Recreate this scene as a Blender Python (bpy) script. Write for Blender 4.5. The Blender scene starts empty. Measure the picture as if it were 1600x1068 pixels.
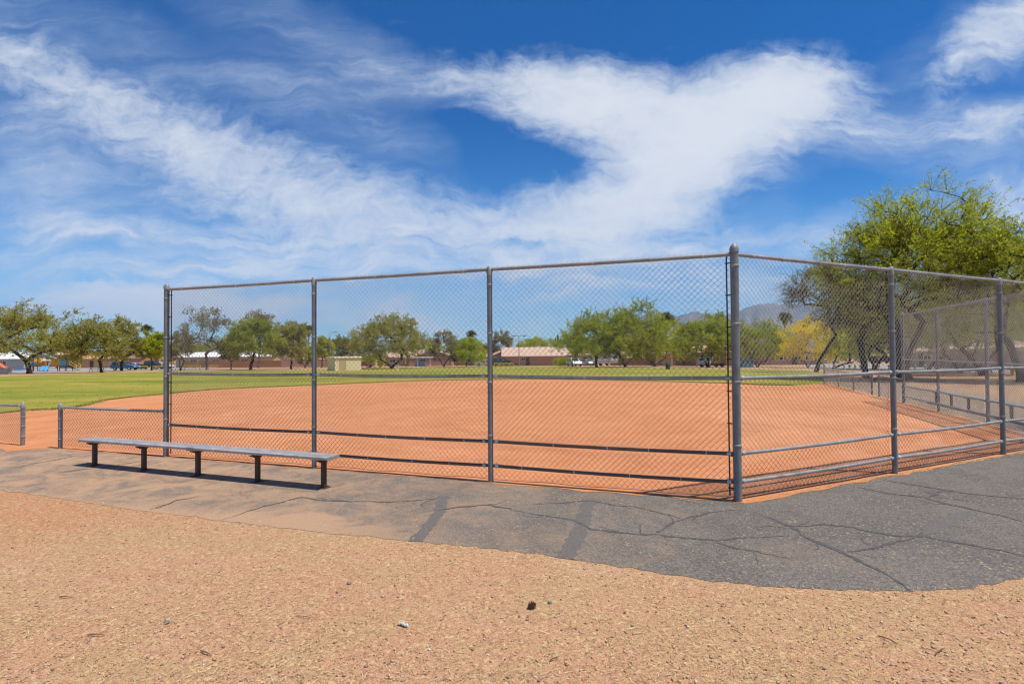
import bpy, bmesh, math, random
import numpy as np
from mathutils import Vector, Matrix
from mathutils.geometry import delaunay_2d_cdt

# ------------------------------------------------------------------ camera, world, sun, exposure
SC = bpy.context.scene
COL = SC.collection
rad = math.radians
F, H, PITCH, ROLL = 822.0, 1.768, rad(1.09), rad(-0.433)
cam_data = bpy.data.cameras.new('camera')
cam_data.sensor_width = 36.0
cam_data.lens = 36.0 * F / 1600.0
cam_data.clip_start = 0.05
cam_data.clip_end = 40000.0
cam = bpy.data.objects.new('camera', cam_data)
COL.objects.link(cam)
CM = Matrix.Rotation(math.pi / 2 + PITCH, 4, 'X') @ Matrix.Rotation(ROLL, 4, 'Z')
cam.matrix_world = Matrix.Translation((0, 0, H)) @ CM
SC.camera = cam
CR = CM.to_3x3()

SUN_TO = Vector((0.37, -0.13, 1.0)).normalized()          # direction towards the sun
sun_el = math.asin(SUN_TO.z)
sun_az = math.atan2(SUN_TO.x, SUN_TO.y)
sd = bpy.data.lights.new('sun', 'SUN')
sd.energy = 4.2
sd.angle = rad(0.5)
sd.color = (1.0, 0.95, 0.88)
so = bpy.data.objects.new('sun', sd)
COL.objects.link(so)
so.rotation_euler = SUN_TO.to_track_quat('Z', 'Y').to_euler()
so.location = (0, 0, 40)
SC.view_settings.view_transform = 'Standard'
SC.view_settings.look = 'None'
SC.view_settings.exposure = 0.34
SC.view_settings.gamma = 1.0
SC.render.film_transparent = False
SC.cycles.max_bounces = 6
SC.cycles.transparent_max_bounces = 8
SC.cycles.filter_width = 1.2
try:
    SC.cycles.volume_bounces = 0
except Exception:
    pass


def gz(y):
    """height of the terrain: level round the diamond, then falling gently away"""
    if y < 12: return 0.0
    if y < 30: return -.0145 * (y - 12) ** 2 / 36
    if y < 260: return -.0145 * (y - 21)
    return -.0145 * 239


def ray(x, y):
    return CR @ Vector(((x - 800) / F, -(y - 534) / F, -1.0))


def at(x, y, Y):
    d = ray(x, y)
    return Vector((0, 0, H)) + d * (Y / d.y)


def P(x, y):
    """ground point seen at a photo pixel"""
    d = ray(x, y)
    lo, hi = 0.5, 400.0
    if H + d.z / d.y * hi - gz(hi) > 0:
        return at(x, y, hi)
    for _ in range(50):
        m = (lo + hi) / 2
        if H + d.z / d.y * m - gz(m) > 0: lo = m
        else: hi = m
    return at(x, y, lo)


# ------------------------------------------------------------------ node helpers
class NT:
    def __init__(s, tree):
        s.t = tree
    def new(s, typ, **kw):
        n = s.t.nodes.new(typ)
        for k, v in kw.items(): setattr(n, k, v)
        return n
    def put(s, sock, v):
        if v is None: return
        if hasattr(v, 'is_linked') or hasattr(v, 'links'):
            s.t.links.new(v, sock)
        else:
            try: sock.default_value = v
            except Exception:
                sock.default_value = (*v, 1.0) if len(v) == 3 else v
    def math(s, op, a, b=None, c=None, clamp=False):
        n = s.new('ShaderNodeMath', operation=op, use_clamp=clamp)
        for i, v in enumerate((a, b, c)):
            if v is not None: s.put(n.inputs[i], v)
        return n.outputs[0]
    def vmath(s, op, a, b=None, scale=None):
        n = s.new('ShaderNodeVectorMath', operation=op)
        s.put(n.inputs[0], a)
        if b is not None: s.put(n.inputs[1], b)
        if scale is not None: s.put(n.inputs['Scale'], scale)
        return n.outputs[0] if op not in ('DOT_PRODUCT', 'LENGTH') else n.outputs['Value']
    def noise(s, vec, scale, detail=3, rough=.55, dist=0.0, color=False):
        n = s.new('ShaderNodeTexNoise')
        if vec is not None: s.put(n.inputs['Vector'], vec)
        n.inputs['Scale'].default_value = scale
        n.inputs['Detail'].default_value = detail
        n.inputs['Roughness'].default_value = rough
        n.inputs['Distortion'].default_value = dist
        return n.outputs['Color' if color else 'Fac']
    def voronoi(s, vec, scale, feature='F1', out='Distance'):
        n = s.new('ShaderNodeTexVoronoi', feature=feature)
        if vec is not None: s.put(n.inputs['Vector'], vec)
        n.inputs['Scale'].default_value = scale
        return n.outputs[out]
    def mapping(s, vec, loc=(0, 0, 0), rot=(0, 0, 0), scale=(1, 1, 1), typ='POINT'):
        n = s.new('ShaderNodeMapping', vector_type=typ)
        s.put(n.inputs['Vector'], vec)
        n.inputs['Location'].default_value = loc
        n.inputs['Rotation'].default_value = rot
        n.inputs['Scale'].default_value = scale
        return n.outputs[0]
    def ramp(s, fac, stops, interp='LINEAR'):
        n = s.new('ShaderNodeValToRGB')
        cr = n.color_ramp
        cr.interpolation = interp
        while len(cr.elements) < len(stops): cr.elements.new(.5)
        for e, (p, c) in zip(cr.elements, stops):
            e.position = p
            e.color = (*c, 1) if len(c) == 3 else c
        s.put(n.inputs[0], fac)
        return n.outputs[0]
    def range(s, v, a, b, c=0.0, d=1.0, smooth=False):
        n = s.new('ShaderNodeMapRange', interpolation_type='SMOOTHSTEP' if smooth else 'LINEAR')
        s.put(n.inputs[0], v)
        for i, x in enumerate((a, b, c, d)): n.inputs[i + 1].default_value = x
        return n.outputs[0]
    def mix(s, fac, a, b, blend='MIX'):
        n = s.new('ShaderNodeMix', data_type='RGBA', blend_type=blend)
        s.put(n.inputs[0], fac)
        s.put(n.inputs[6], a if hasattr(a, 'links') else (*a, 1))
        s.put(n.inputs[7], b if hasattr(b, 'links') else (*b, 1))
        return n.outputs[2]
    def xyz(s, v):
        n = s.new('ShaderNodeSeparateXYZ')
        s.put(n.inputs[0], v)
        return n.outputs
    def comb(s, x, y, z=0.0):
        n = s.new('ShaderNodeCombineXYZ')
        for i, v in enumerate((x, y, z)): s.put(n.inputs[i], v)
        return n.outputs[0]
    def bump(s, h, strength=.3, dist=.02):
        n = s.new('ShaderNodeBump')
        n.inputs['Strength'].default_value = strength
        n.inputs['Distance'].default_value = dist
        s.put(n.inputs['Height'], h)
        return n.outputs[0]


# ------------------------------------------------------------------ sky
def build_world():
    w = bpy.data.worlds.new('World')
    SC.world = w
    w.use_nodes = True
    nt = w.node_tree
    nt.nodes.clear()
    n = NT(nt)
    sky = n.new('ShaderNodeTexSky', sky_type='NISHITA')
    sky.sun_disc = False
    sky.sun_elevation = sun_el
    sky.sun_rotation = sun_az
    sky.altitude = 750
    sky.air_density = 1.0
    sky.dust_density = 0.4
    sky.ozone_density = 2.5
    gen = n.new('ShaderNodeTexCoord').outputs['Generated']
    d = n.vmath('NORMALIZE', gen)
    x, y, z = n.xyz(d)
    ay = n.math('MAXIMUM', n.math('ABSOLUTE', y), 0.06)
    u = n.math('DIVIDE', x, ay)
    v = n.math('DIVIDE', z, ay)
    uv = n.comb(u, v, 0.0)
    # domain warp
    wn = n.noise(uv, 2.6, 3, .55, color=True)
    wv = n.vmath('SCALE', n.vmath('SUBTRACT', wn, (.5, .5, .5)), scale=.16)
    wn2 = n.noise(uv, 11.0, 4, .6, color=True)
    wv2 = n.vmath('SCALE', n.vmath('SUBTRACT', wn2, (.5, .5, .5)), scale=.055)
    uvw = n.vmath('ADD', n.vmath('ADD', uv, wv), wv2)
    uvm = n.vmath('MULTIPLY', uvw, (1, 1, 0))
    # cloud masses: centre x, y, radii, clockwise tilt in degrees, weight
    veil = [
        (100, 300, 760, 240, 16, .55), (0, 60, 420, 260, 40, .45), (480, 400, 700, 140, 4, .50), (850, 395, 700, 130, -4, .50),
        (500, 75, 330, 90, 24, .60), (440, 165, 440, 90, 20, .50), (620, 205, 320, 60, 14, .35), (20, 425, 600, 110, 4, .50), (180, 352, 400, 34, 5, .45),
        (1400, 208, 330, 80, 0, .75), (1290, 375, 560, 80, -8, .50), (1450, 130, 420, 110, -32, .35), (1000, 440, 900, 120, 0, .50), (1580, 260, 260, 200, 0, .40),
        (680, 140, 260, 60, 12, .55),
        (780, 232, 260, 80, 18, -.60), (1000, 40, 700, 70, 0, -.20), (1290, 305, 240, 50, -38, -.3),
    ]
    body = [
        (20, 116, 340, 90, 24, .28), (170, 180, 330, 92, 27, .34), (320, 236, 310, 90, 26, .40), (450, 280, 290, 86, 22, .38),
        (580, 318, 300, 80, 14, .32), (740, 326, 340, 70, 0, .26), (150, 482, 480, 54, 0, .80), (470, 350, 360, 80, 14, .26), (900, 390, 460, 70, -3, .28),
        (985, 205, 330, 150, 18, .62), (1060, 165, 260, 90, 0, .40), (1260, 140, 150, 80, -10, .35), (840, 150, 280, 90, 14, .50), (930, 130, 250, 76, 4, .40), (1210, 160, 230, 105, -8, .66),
        (1110, 225, 330, 135, -34, .66), (1010, 296, 320, 84, -20, .54), (880, 335, 300, 56, -2, .36),
        (1560, 195, 170, 44, -6, .42), (1580, 55, 240, 74, -36, .72), (1605, 308, 160, 60, 0, .46),
        (760, 240, 260, 56, 14, -.18), (900, 262, 140, 40, 14, -.16),
    ]

    def field(blobs):
        total = None
        for (cx, cy, rx, ry, a, wgt) in blobs:
            dd = ray(cx, cy)
            c = (dd.x / dd.y, dd.z / dd.y, 0)
            m = n.mapping(uvm, c, (0, 0, rad(-a)), (rx / F, ry / F, 1), 'TEXTURE')
            gt = n.new('ShaderNodeTexGradient', gradient_type='SPHERICAL')
            n.put(gt.inputs[0], m)
            s = n.range(gt.outputs['Fac'], 0, 1, 0, wgt, True)
            total = s if total is None else n.math('ADD', total, s)
        return total
    tv = n.math('ADD', field(veil), n.range(v, .0, .26, .70, 0.0, True))
    tb = field(body)
    # fibres: stretched along the streak direction, combing towards the lower right
    f1 = n.noise(n.mapping(uvw, (0, 0, 0), (0, 0, rad(24)), (2.0, 9, 1)), 1.7, 8, .64, .8)
    f2 = n.noise(n.mapping(uvw, (3, 1, 0), (0, 0, rad(6)), (2.4, 17, 1)), 1.2, 8, .66, .5)
    f3 = n.noise(n.mapping(uvw, (0, 0, 0), (0, 0, rad(24)), (26, 40, 1)), 1.0, 4, .62, .3)    # fine curdled ripple
    f4 = n.noise(n.mapping(uvw, (7, 2, 0), (0, 0, rad(-40)), (5, 20, 1)), 1.1, 6, .66, .6)
    f5 = n.noise(uvw, 3.6, 7, .6, .5)
    def combine(*ws):
        t = None
        for f, w in zip((f1, f2, f3, f4, f5), ws):
            q = n.math('MULTIPLY', f, w)
            t = q if t is None else n.math('ADD', t, q)
        return t
    fv = n.range(combine(.30, .42, .06, .04, .18), .37, .63, 0.0, 1.0)
    fb = n.range(combine(.34, .16, .26, .14, .10), .385, .615, 0.0, 1.0)
    dv = n.math('MULTIPLY', n.math('MINIMUM', n.math('MAXIMUM', tv, 0.0), 1.1), n.math('ADD', n.math('MULTIPLY', n.math('POWER', n.math('MAXIMUM', fv, 0.0), 1.35), .85), .18))
    e = n.math('ADD', tb, n.math('MULTIPLY', n.math('SUBTRACT', fb, .5), n.range(tb, 0.0, .45, 0.20, .72)))
    e = n.math('MAXIMUM', n.math('SUBTRACT', e, .05), 0.0)
    db = n.math('SUBTRACT', 1.0, n.math('POWER', 2.71828, n.math('MULTIPLY', n.math('POWER', e, 1.25), -2.1)))
    dens = n.math('SUBTRACT', 1.0, n.math('MULTIPLY', n.math('SUBTRACT', 1.0, n.math('MINIMUM', dv, .85)), n.math('SUBTRACT', 1.0, db)))
    # deep, clear blue between the clouds
    tint = n.mix(n.range(v, .0, .50, 0, 1, True), (.42, .96, 1.28), (.0, .44, .90))
    blue = n.mix(1.0, sky.outputs[0], tint, 'MULTIPLY')
    cloud = n.mix(n.range(dens, .20, .90), (4.3, 5.3, 6.7), (6.3, 6.6, 7.1))
    col = n.mix(dens, blue, cloud)
    bg = n.new('ShaderNodeBackground')
    bg.inputs['Strength'].default_value = 0.10
    n.put(bg.inputs['Color'], col)
    out = n.new('ShaderNodeOutputWorld')
    nt.links.new(bg.outputs[0], out.inputs[0])
build_world()

# ------------------------------------------------------------------ materials
MATS = {}


def mat(name, build):
    m = bpy.data.materials.new(name)
    m.use_nodes = True
    nt = m.node_tree
    b = nt.nodes['Principled BSDF']
    n = NT(nt)
    build(n, b, nt)
    MATS[name] = m
    return m


def plain(name, col, rough=.6, metal=0.0, var=.18, scale=6.0, spec=.4, bumps=0.0):
    def f(n, b, nt):
        co = n.new('ShaderNodeTexCoord').outputs['Object']
        k = n.noise(co, scale, 4, .6)
        c = n.mix(k, [max(0, v * (1 - var)) for v in col], [min(1, v * (1 + var)) for v in col])
        n.put(b.inputs['Base Color'], c)
        b.inputs['Roughness'].default_value = rough
        b.inputs['Metallic'].default_value = metal
        b.inputs['Specular IOR Level'].default_value = spec
        if bumps: n.put(b.inputs['Normal'], n.bump(k, bumps, .02))
    return mat(name, f)


def m_metal(name, col, rough, metal, rust=0.0):
    def f(n, b, nt):
        co = n.new('ShaderNodeTexCoord').outputs['Object']
        k = n.noise(co, 7, 5, .65)
        st = n.noise(n.mapping(co, scale=(40, 40, 3)), 1.5, 4, .6)
        kk = n.math('ADD', n.math('MULTIPLY', k, .6), n.math('MULTIPLY', st, .4))
        c = n.ramp(kk, [(.30, [v * .58 for v in col]), (.50, col), (.70, [min(1, v * 1.38) for v in col])])
        if rust:
            r = n.range(n.noise(co, 13, 6, .7), .60, .74, 0, rust, True)
            c = n.mix(r, c, (.20, .11, .06))
        n.put(b.inputs['Base Color'], c)
        b.inputs['Metallic'].default_value = metal
        n.put(b.inputs['Roughness'], n.range(k, .3, .7, rough - .1, rough + .12))
        n.put(b.inputs['Normal'], n.bump(n.noise(co, 60, 3, .6), .12, .004))
    return mat(name, f)


m_metal('galvanised_post', (.19, .20, .195), .55, .12, .45)
m_metal('galvanised_rail', (.28, .275, .26), .52, .12, .40)
m_metal('shaded_rail', (.095, .088, .078), .6, .05, .35)  # left wing's two lower rails: their shade is put into a darker base colour
m_metal('fence_wire', (.36, .345, .30), .6, .1, .3)
m_metal('tie_wire', (.50, .50, .48), .45, .5)
m_metal('aluminium_plank', (.40, .39, .37), .5, .15)
plain('brown_steel', (.060, .035, .028), .55, 0.0, .25, 9)
plain('dark_steel', (.03, .03, .032), .5, 0.2, .2, 9)


def sand_tone(n, co):
    big = n.noise(co, .18, 4, .6)
    mid = n.noise(co, 1.3, 5, .62)
    tone = n.math('ADD', n.math('MULTIPLY', big, .5), n.math('MULTIPLY', mid, .5))
    c = n.ramp(tone, [(.32, (.45, .240, .132)), (.45, (.49, .282, .162)), (.54, (.47, .290, .158)), (.68, (.55, .345, .225))])
    # redder, barer soil where people walk out of the gate
    gx = n.vmath('LENGTH', n.vmath('MULTIPLY', n.vmath('SUBTRACT', co, (-7.0, 6.0, 0)), (.20, .42, 0)))
    c = n.mix(n.math('MULTIPLY', n.range(gx, .25, 1.0, .75, 0.0, True), n.range(mid, .35, .6, .5, 1)), c, (.47, .225, .105))
    # straw coloured drifts of dry grass
    dr = n.noise(n.mapping(co, scale=(1, 1.6, 1)), .75, 6, .7, .6)
    c = n.mix(n.range(dr, .48, .64, 0, .60, True), c, (.44, .300, .142))
    return c


def f_ground(n, b, nt):
    co = n.new('ShaderNodeNewGeometry').outputs['Position']
    c = sand_tone(n, co)
    v = n.voronoi(co, 150, out='Color')
    vx = n.xyz(v)[0]
    c = n.mix(vx, n.mix(1, c, (.68, .64, .63), 'MULTIPLY'), n.mix(1, c, (1.25, 1.24, 1.21), 'MULTIPLY'))
    v2 = n.voronoi(co, 48, out='Color')
    c = n.mix(n.range(n.xyz(v2)[1], .80, .86, 0, .42, True), c, n.mix(1, c, (.52, .47, .46), 'MULTIPLY'))
    c = n.mix(n.range(n.xyz(v2)[0], .90, .94, 0, .45, True), c, (.66, .52, .26))
    fine = n.noise(co, 260, 2, .8)
    c = n.mix(n.range(fine, .32, .68), n.mix(1, c, (.66, .63, .62), 'MULTIPLY'), n.mix(1, c, (1.26, 1.26, 1.24), 'MULTIPLY'))
    n.put(b.inputs['Base Color'], c)
    b.inputs['Roughness'].default_value = .95
    b.inputs['Specular IOR Level'].default_value = .15
    h = n.math('ADD', n.math('MULTIPLY', n.voronoi(co, 118), -.4), n.math('MULTIPLY', n.noise(co, 120, 4, .8), .8))
    n.put(b.inputs['Normal'], n.bump(h, .5, .006))
mat('desert_ground', f_ground)


def f_dirt(n, b, nt):
    co = n.new('ShaderNodeNewGeometry').outputs['Position']
    big = n.noise(co, .22, 4, .6, .4)
    mid = n.noise(co, 1.7, 6, .65)
    tone = n.math('ADD', n.math('MULTIPLY', big, .55), n.math('MULTIPLY', mid, .45))
    c = n.ramp(tone, [(.32, (.52, .200, .082)), (.50, (.60, .250, .108)), (.68, (.67, .305, .145))])
    # broad sweeps left by the drag mat, circling home plate
    p = n.vmath('SUBTRACT', co, (1.5, 14.0, 0))
    r = n.vmath('LENGTH', p)
    wob = n.math('ADD', r, n.math('MULTIPLY', n.noise(co, .35, 3, .5), 2.4))
    rings = n.math('SINE', n.math('MULTIPLY', wob, 5.2))
    rings2 = n.math('SINE', n.math('MULTIPLY', wob, 23.0))
    k = n.math('ADD', n.math('MULTIPLY', rings, .5), n.math('MULTIPLY', rings2, .3))
    k = n.math('MULTIPLY', k, n.range(n.noise(co, .4, 3, .6), .38, .66, 0, 1, True))
    c = n.mix(n.range(k, -.8, .8), n.mix(1, c, (.88, .84, .80), 'MULTIPLY'), n.mix(1, c, (1.08, 1.09, 1.10), 'MULTIPLY'))
    pale = n.range(n.noise(co, .55, 6, .7, .8), .52, .68, 0, .55, True)
    c = n.mix(pale, c, n.mix(1, c, (1.14, 1.19, 1.20), 'MULTIPLY'))
    damp = n.range(n.noise(n.mapping(co, (9, 4, 0)), .34, 6, .7, 1.0), .54, .70, 0, .6, True)
    c = n.mix(damp, c, n.mix(1, c, (.82, .74, .68), 'MULTIPLY'))
    ft = n.range(n.voronoi(n.vmath('ADD', co, n.vmath('SCALE', n.noise(co, 3, 2, .5, color=True), scale=.3)), 2.3), .10, .04, 0, .5, True)
    c = n.mix(ft, c, n.mix(1, c, (.76, .70, .66), 'MULTIPLY'))
    sp = n.noise(co, 38, 3, .7)
    c = n.mix(n.range(sp, .3, .7), n.mix(1, c, (.82, .79, .77), 'MULTIPLY'), n.mix(1, c, (1.14, 1.15, 1.16), 'MULTIPLY'))
    n.put(b.inputs['Base Color'], c)
    b.inputs['Roughness'].default_value = .96
    b.inputs['Specular IOR Level'].default_value = .1
    h = n.math('ADD', n.math('MULTIPLY', n.noise(co, 4, 6, .7), 1.0), n.math('MULTIPLY', sp, .25))
    n.put(b.inputs['Normal'], n.bump(h, .55, .05))
mat('infield_clay', f_dirt)


def f_grass(n, b, nt):
    co = n.new('ShaderNodeNewGeometry').outputs['Position']
    big = n.noise(n.mapping(co, scale=(.5, 1.6, 1)), .11, 5, .62, .5)
    mid = n.noise(co, 1.1, 6, .7)
    tone = n.math('ADD', n.math('MULTIPLY', big, .7), n.math('MULTIPLY', mid, .3))
    c = n.ramp(tone, [(.34, (.105, .155, .012)), (.44, (.195, .210, .022)), (.53, (.300, .255, .034)), (.66, (.42, .305, .075))])
    fine = n.noise(co, 18, 4, .75)
    c = n.mix(n.range(fine, .3, .7), n.mix(1, c, (.72, .76, .7), 'MULTIPLY'), n.mix(1, c, (1.22, 1.2, 1.15), 'MULTIPLY'))
    n.put(b.inputs['Base Color'], c)
    b.inputs['Roughness'].default_value = .9
    b.inputs['Specular IOR Level'].default_value = .15
    n.put(b.inputs['Normal'], n.bump(fine, .25, .02))
mat('turf', f_grass)


def f_asphalt(n, b, nt):
    co = n.new('ShaderNodeNewGeometry').outputs['Position']
    v = n.xyz(n.voronoi(co, 85, out='Color'))[0]
    fine = n.noise(co, 75, 4, .7)
    k = n.math('ADD', n.math('MULTIPLY', v, .45), n.math('MULTIPLY', fine, .55))
    c = n.ramp(k, [(.22, (.092, .080, .066)), (.48, (.152, .132, .110)), (.66, (.204, .176, .143)), (.86, (.32, .26, .19))])
    blot = n.noise(co, .9, 6, .68, .5)
    c = n.mix(n.range(blot, .40, .62, 0, .55, True), c, n.mix(1, c, (.70, .71, .74), 'MULTIPLY'))
    # tan dust tracked in from the desert, thickest round the gate
    x, y, z = n.xyz(co)
    dist = n.math('ADD', x, n.math('MULTIPLY', n.math('SUBTRACT', n.noise(co, .8, 6, .68, .8), .5), 11.0))
    dust = n.range(dist, 3.0, -5.5, 0, .97, True)
    far = n.math('MULTIPLY', n.range(y, 9.5, 15.0, 0, .85, True), n.range(x, 9.0, 12.5, 0, 1, True))
    dust = n.math('MAXIMUM', dust, far)
    edge = n.math('ADD', n.math('ADD', n.math('MULTIPLY', x, .273), n.math('MULTIPLY', y, .962)), .273 * 4.4 - .962 * 6.07)
    edge = n.math('ADD', edge, n.math('MULTIPLY', n.math('SUBTRACT', n.noise(co, 1.6, 6, .7, .6), .5), 1.5))
    apron = n.math('MULTIPLY', n.range(edge, .05, .55, .98, 0.0, True), n.range(x, .3, -2.2, 0, 1, True))
    patch = n.range(n.noise(co, 2.2, 6, .72, .7), .34, .62, .25, 1, True)
    dust = n.math('MAXIMUM', n.math('MULTIPLY', dust, patch), apron)
    # a thin edge of sand lapping onto the path and a dirty band along the fence foot
    c = n.mix(dust, c, n.mix(n.range(fine, .3, .7), (.37, .225, .125), (.48, .30, .18)))
    spk = n.math('MULTIPLY', n.range(n.xyz(n.voronoi(co, 55, out='Color'))[2], .955, .97, 0, .6), n.range(n.noise(co, .9, 4, .6), .45, .62, .1, 1, True))
    c = n.mix(spk, c, (.48, .37, .19))
    n.put(b.inputs['Base Color'], c)
    b.inputs['Roughness'].default_value = .9
    b.inputs['Specular IOR Level'].default_value = .25
    n.put(b.inputs['Normal'], n.bump(n.math('ADD', fine, n.math('MULTIPLY', n.voronoi(co, 85), .6)), .55, .008))
mat('asphalt', f_asphalt)


def f_tar(n, b, nt):
    co = n.new('ShaderNodeNewGeometry').outputs['Position']
    k = n.noise(co, 22, 5, .7)
    c = n.ramp(k, [(.35, (.050, .045, .040)), (.55, (.092, .082, .071)), (.72, (.14, .122, .10))])
    n.put(b.inputs['Base Color'], c)
    b.inputs['Roughness'].default_value = .8
mat('crack_tar', f_tar)


def f_stain(n, b, nt):
    co = n.new('ShaderNodeNewGeometry').outputs['Position']
    k = n.noise(co, 60, 5, .7)
    c = n.ramp(k, [(.3, (.080, .069, .058)), (.52, (.130, .114, .096)), (.72, (.20, .172, .14))])
    n.put(b.inputs['Base Color'], c)
    b.inputs['Roughness'].default_value = .9
mat('tar_patch', f_stain)
plain('road_surface', (.30, .285, .27), .9, 0, .15, .6)


def m_leaf(name, dark, light, trans=.56):
    def f(n, b, nt):
        geo = n.new('ShaderNodeNewGeometry')
        info = n.new('ShaderNodeObjectInfo')
        pos = geo.outputs['Position']
        rnd = geo.outputs['Random Per Island']
        cl = n.noise(pos, .55, 3, .6)
        k = n.math('ADD', n.math('MULTIPLY', rnd, .45), n.math('MULTIPLY', n.range(cl, .3, .7), .55))
        c = n.mix(k, dark, light)
        dif = n.new('ShaderNodeBsdfDiffuse')
        tr = n.new('ShaderNodeBsdfTranslucent')
        n.put(dif.inputs[0], c)
        n.put(tr.inputs[0], n.mix(1, c, (1.15, 1.15, .6), 'MULTIPLY'))
        mx = n.new('ShaderNodeMixShader')
        mx.inputs[0].default_value = trans
        nt.links.new(dif.outputs[0], mx.inputs[1])
        nt.links.new(tr.outputs[0], mx.inputs[2])
        nt.links.new(mx.outputs[0], nt.nodes['Material Output'].inputs[0])
    return mat(name, f)


m_leaf('leaf_olive', (.24, .225, .058), (.56, .51, .145))
m_leaf('leaf_green', (.22, .26, .030), (.54, .56, .085))
m_leaf('leaf_bright', (.28, .32, .018), (.60, .62, .06))
m_leaf('leaf_dark', (.16, .165, .045), (.40, .38, .10))
m_leaf('leaf_grey', (.21, .185, .095), (.40, .35, .19))
m_leaf('leaf_yellow', (.74, .54, .008), (.95, .78, .02))
m_leaf('leaf_palm', (.07, .085, .025), (.20, .21, .07))
m_leaf('leaf_straw', (.26, .17, .08), (.45, .32, .17))
m_leaf('mistletoe', (.10, .075, .030), (.22, .16, .06))
plain('bark', (.13, .095, .070), .95, 0, .4, 3, .1, .5)
plain('bark_dark', (.070, .050, .038), .95, 0, .4, 3, .1, .5)
plain('twig_grey', (.20, .165, .13), .95, 0, .3, 3, .1)
plain('palm_trunk', (.26, .21, .16), .95, 0, .3, 2, .1, .5)
plain('cactus_skin', (.14, .17, .075), .8, 0, .25, 4)
plain('wall_pink', (.46, .27, .20), .9, 0, .12, .8)
plain('wall_brick', (.40, .23, .155), .9, 0, .2, 3)
plain('wall_tan', (.52, .38, .24), .9, 0, .1, .8)
plain('wall_shed', (.82, .66, .37), .9, 0, .10, 1.2)
plain('wall_white', (.70, .68, .64), .85, 0, .08, 1)
plain('wall_grey', (.42, .39, .38), .85, 0, .08, 1)
plain('roof_tan', (.56, .38, .27), .9, 0, .25, 2.5)
plain('roof_orange', (.55, .30, .15), .9, 0, .2, 2.5)
plain('roof_white', (.76, .75, .72), .7, 0, .08, 1)
plain('roof_brown', (.30, .19, .135), .9, 0, .2, 2)
plain('fascia', (.42, .25, .20), .8, 0, .1, 2)
plain('wood_fence', (.42, .20, .085), .9, 0, .3, 2.5)
plain('trim_white', (.78, .77, .74), .6, 0, .05, 3)
plain('trim_dark', (.10, .075, .06), .7, 0, .1, 3)
plain('door_brown', (.36, .16, .07), .7, 0, .1, 3)
plain('glass_dark', (.035, .045, .055), .12, 0, .1, 2, .8)
plain('rubber', (.022, .022, .023), .8, 0, .15, 9)
plain('rim', (.45, .46, .47), .35, .7, .1, 9)
plain('paint_blue', (.09, .17, .29), .3, .2, .06, 2, .6)
plain('paint_white', (.80, .80, .79), .35, 0, .04, 2, .6)
plain('paint_silver', (.62, .66, .70), .3, .2, .05, 2, .6)
plain('paint_black', (.025, .027, .03), .3, 0, .1, 2, .6)
plain('paint_red', (.50, .035, .03), .35, 0, .08, 2, .6)
plain('paint_maroon', (.22, .03, .035), .35, 0, .08, 2, .6)
plain('paint_tan', (.55, .38, .20), .5, 0, .08, 2, .5)
plain('lamp_clear', (.80, .80, .76), .2, 0, .04, 3, .7)
plain('lamp_red', (.45, .02, .02), .3, 0, .08, 3, .7)
plain('plastic_orange', (.80, .32, .025), .4, 0, .08, 2)
plain('plastic_coral', (.85, .24, .10), .4, 0, .06, 2)
plain('plastic_blue', (.10, .34, .56), .35, 0, .08, 2)
plain('plastic_teal', (.08, .40, .44), .4, 0, .08, 2)
plain('plastic_maroon', (.24, .05, .055), .45, 0, .08, 2)
plain('yellow_paint', (.80, .52, .02), .45, 0, .1, 4)
plain('green_paint', (.20, .36, .06), .45, 0, .1, 4)
plain('dumpster_blue', (.05, .19, .30), .5, 0, .15, 2)
plain('concrete', (.42, .39, .35), .9, 0, .15, 4, .3, .3)
plain('table_brown', (.20, .10, .06), .7, 0, .2, 4)
plain('barrel_green', (.05, .075, .06), .5, 0, .15, 4)
plain('wrapper_foil', (.72, .76, .70), .3, .3, .15, 60)
plain('cone_brown', (.11, .055, .035), .9, 0, .3, 60)
plain('stone_grey', (.20, .19, .19), .9, 0, .3, 30, .3, .4)
plain('stick_brown', (.17, .095, .055), .95, 0, .3, 40)
plain('dry_leaf', (.55, .42, .24), .9, 0, .2, 30)


def f_straw(n, b, nt):
    rnd = n.new('ShaderNodeNewGeometry').outputs['Random Per Island']
    c = n.ramp(rnd, [(0, (.30, .19, .085)), (.35, (.53, .36, .13)), (.7, (.66, .50, .20)), (1, (.80, .68, .40))])
    n.put(b.inputs['Base Color'], c)
    b.inputs['Roughness'].default_value = .8
mat('straw', f_straw)


def f_pebble(n, b, nt):
    rnd = n.new('ShaderNodeNewGeometry').outputs['Random Per Island']
    c = n.ramp(rnd, [(0, (.27, .16, .10)), (.25, (.40, .25, .16)), (.6, (.52, .33, .20)), (.85, (.62, .43, .29)), (1, (.75, .64, .50))])
    n.put(b.inputs['Base Color'], c)
    b.inputs['Roughness'].default_value = .9
mat('pebble', f_pebble)


def f_blade(n, b, nt):
    rnd = n.new('ShaderNodeNewGeometry').outputs['Random Per Island']
    c = n.ramp(rnd, [(0, (.16, .22, .025)), (.5, (.25, .28, .04)), (.85, (.35, .31, .06)), (1, (.45, .36, .12))])
    n.put(b.inputs['Base Color'], c)
    b.inputs['Roughness'].default_value = .8
mat('grass_blade', f_blade)


def f_mountain(n, b, nt):
    co = n.new('ShaderNodeNewGeometry').outputs['Position']
    k = n.noise(co, .004, 8, .7)
    c = n.ramp(k, [(.3, (.10, .085, .07)), (.5, (.19, .16, .13)), (.7, (.29, .25, .20))])
    n.put(b.inputs['Base Color'], c)
    b.inputs['Roughness'].default_value = 1.0
    b.inputs['Specular IOR Level'].default_value = 0
mat('mountain_rock', f_mountain)

# ------------------------------------------------------------------ mesh builders


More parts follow.
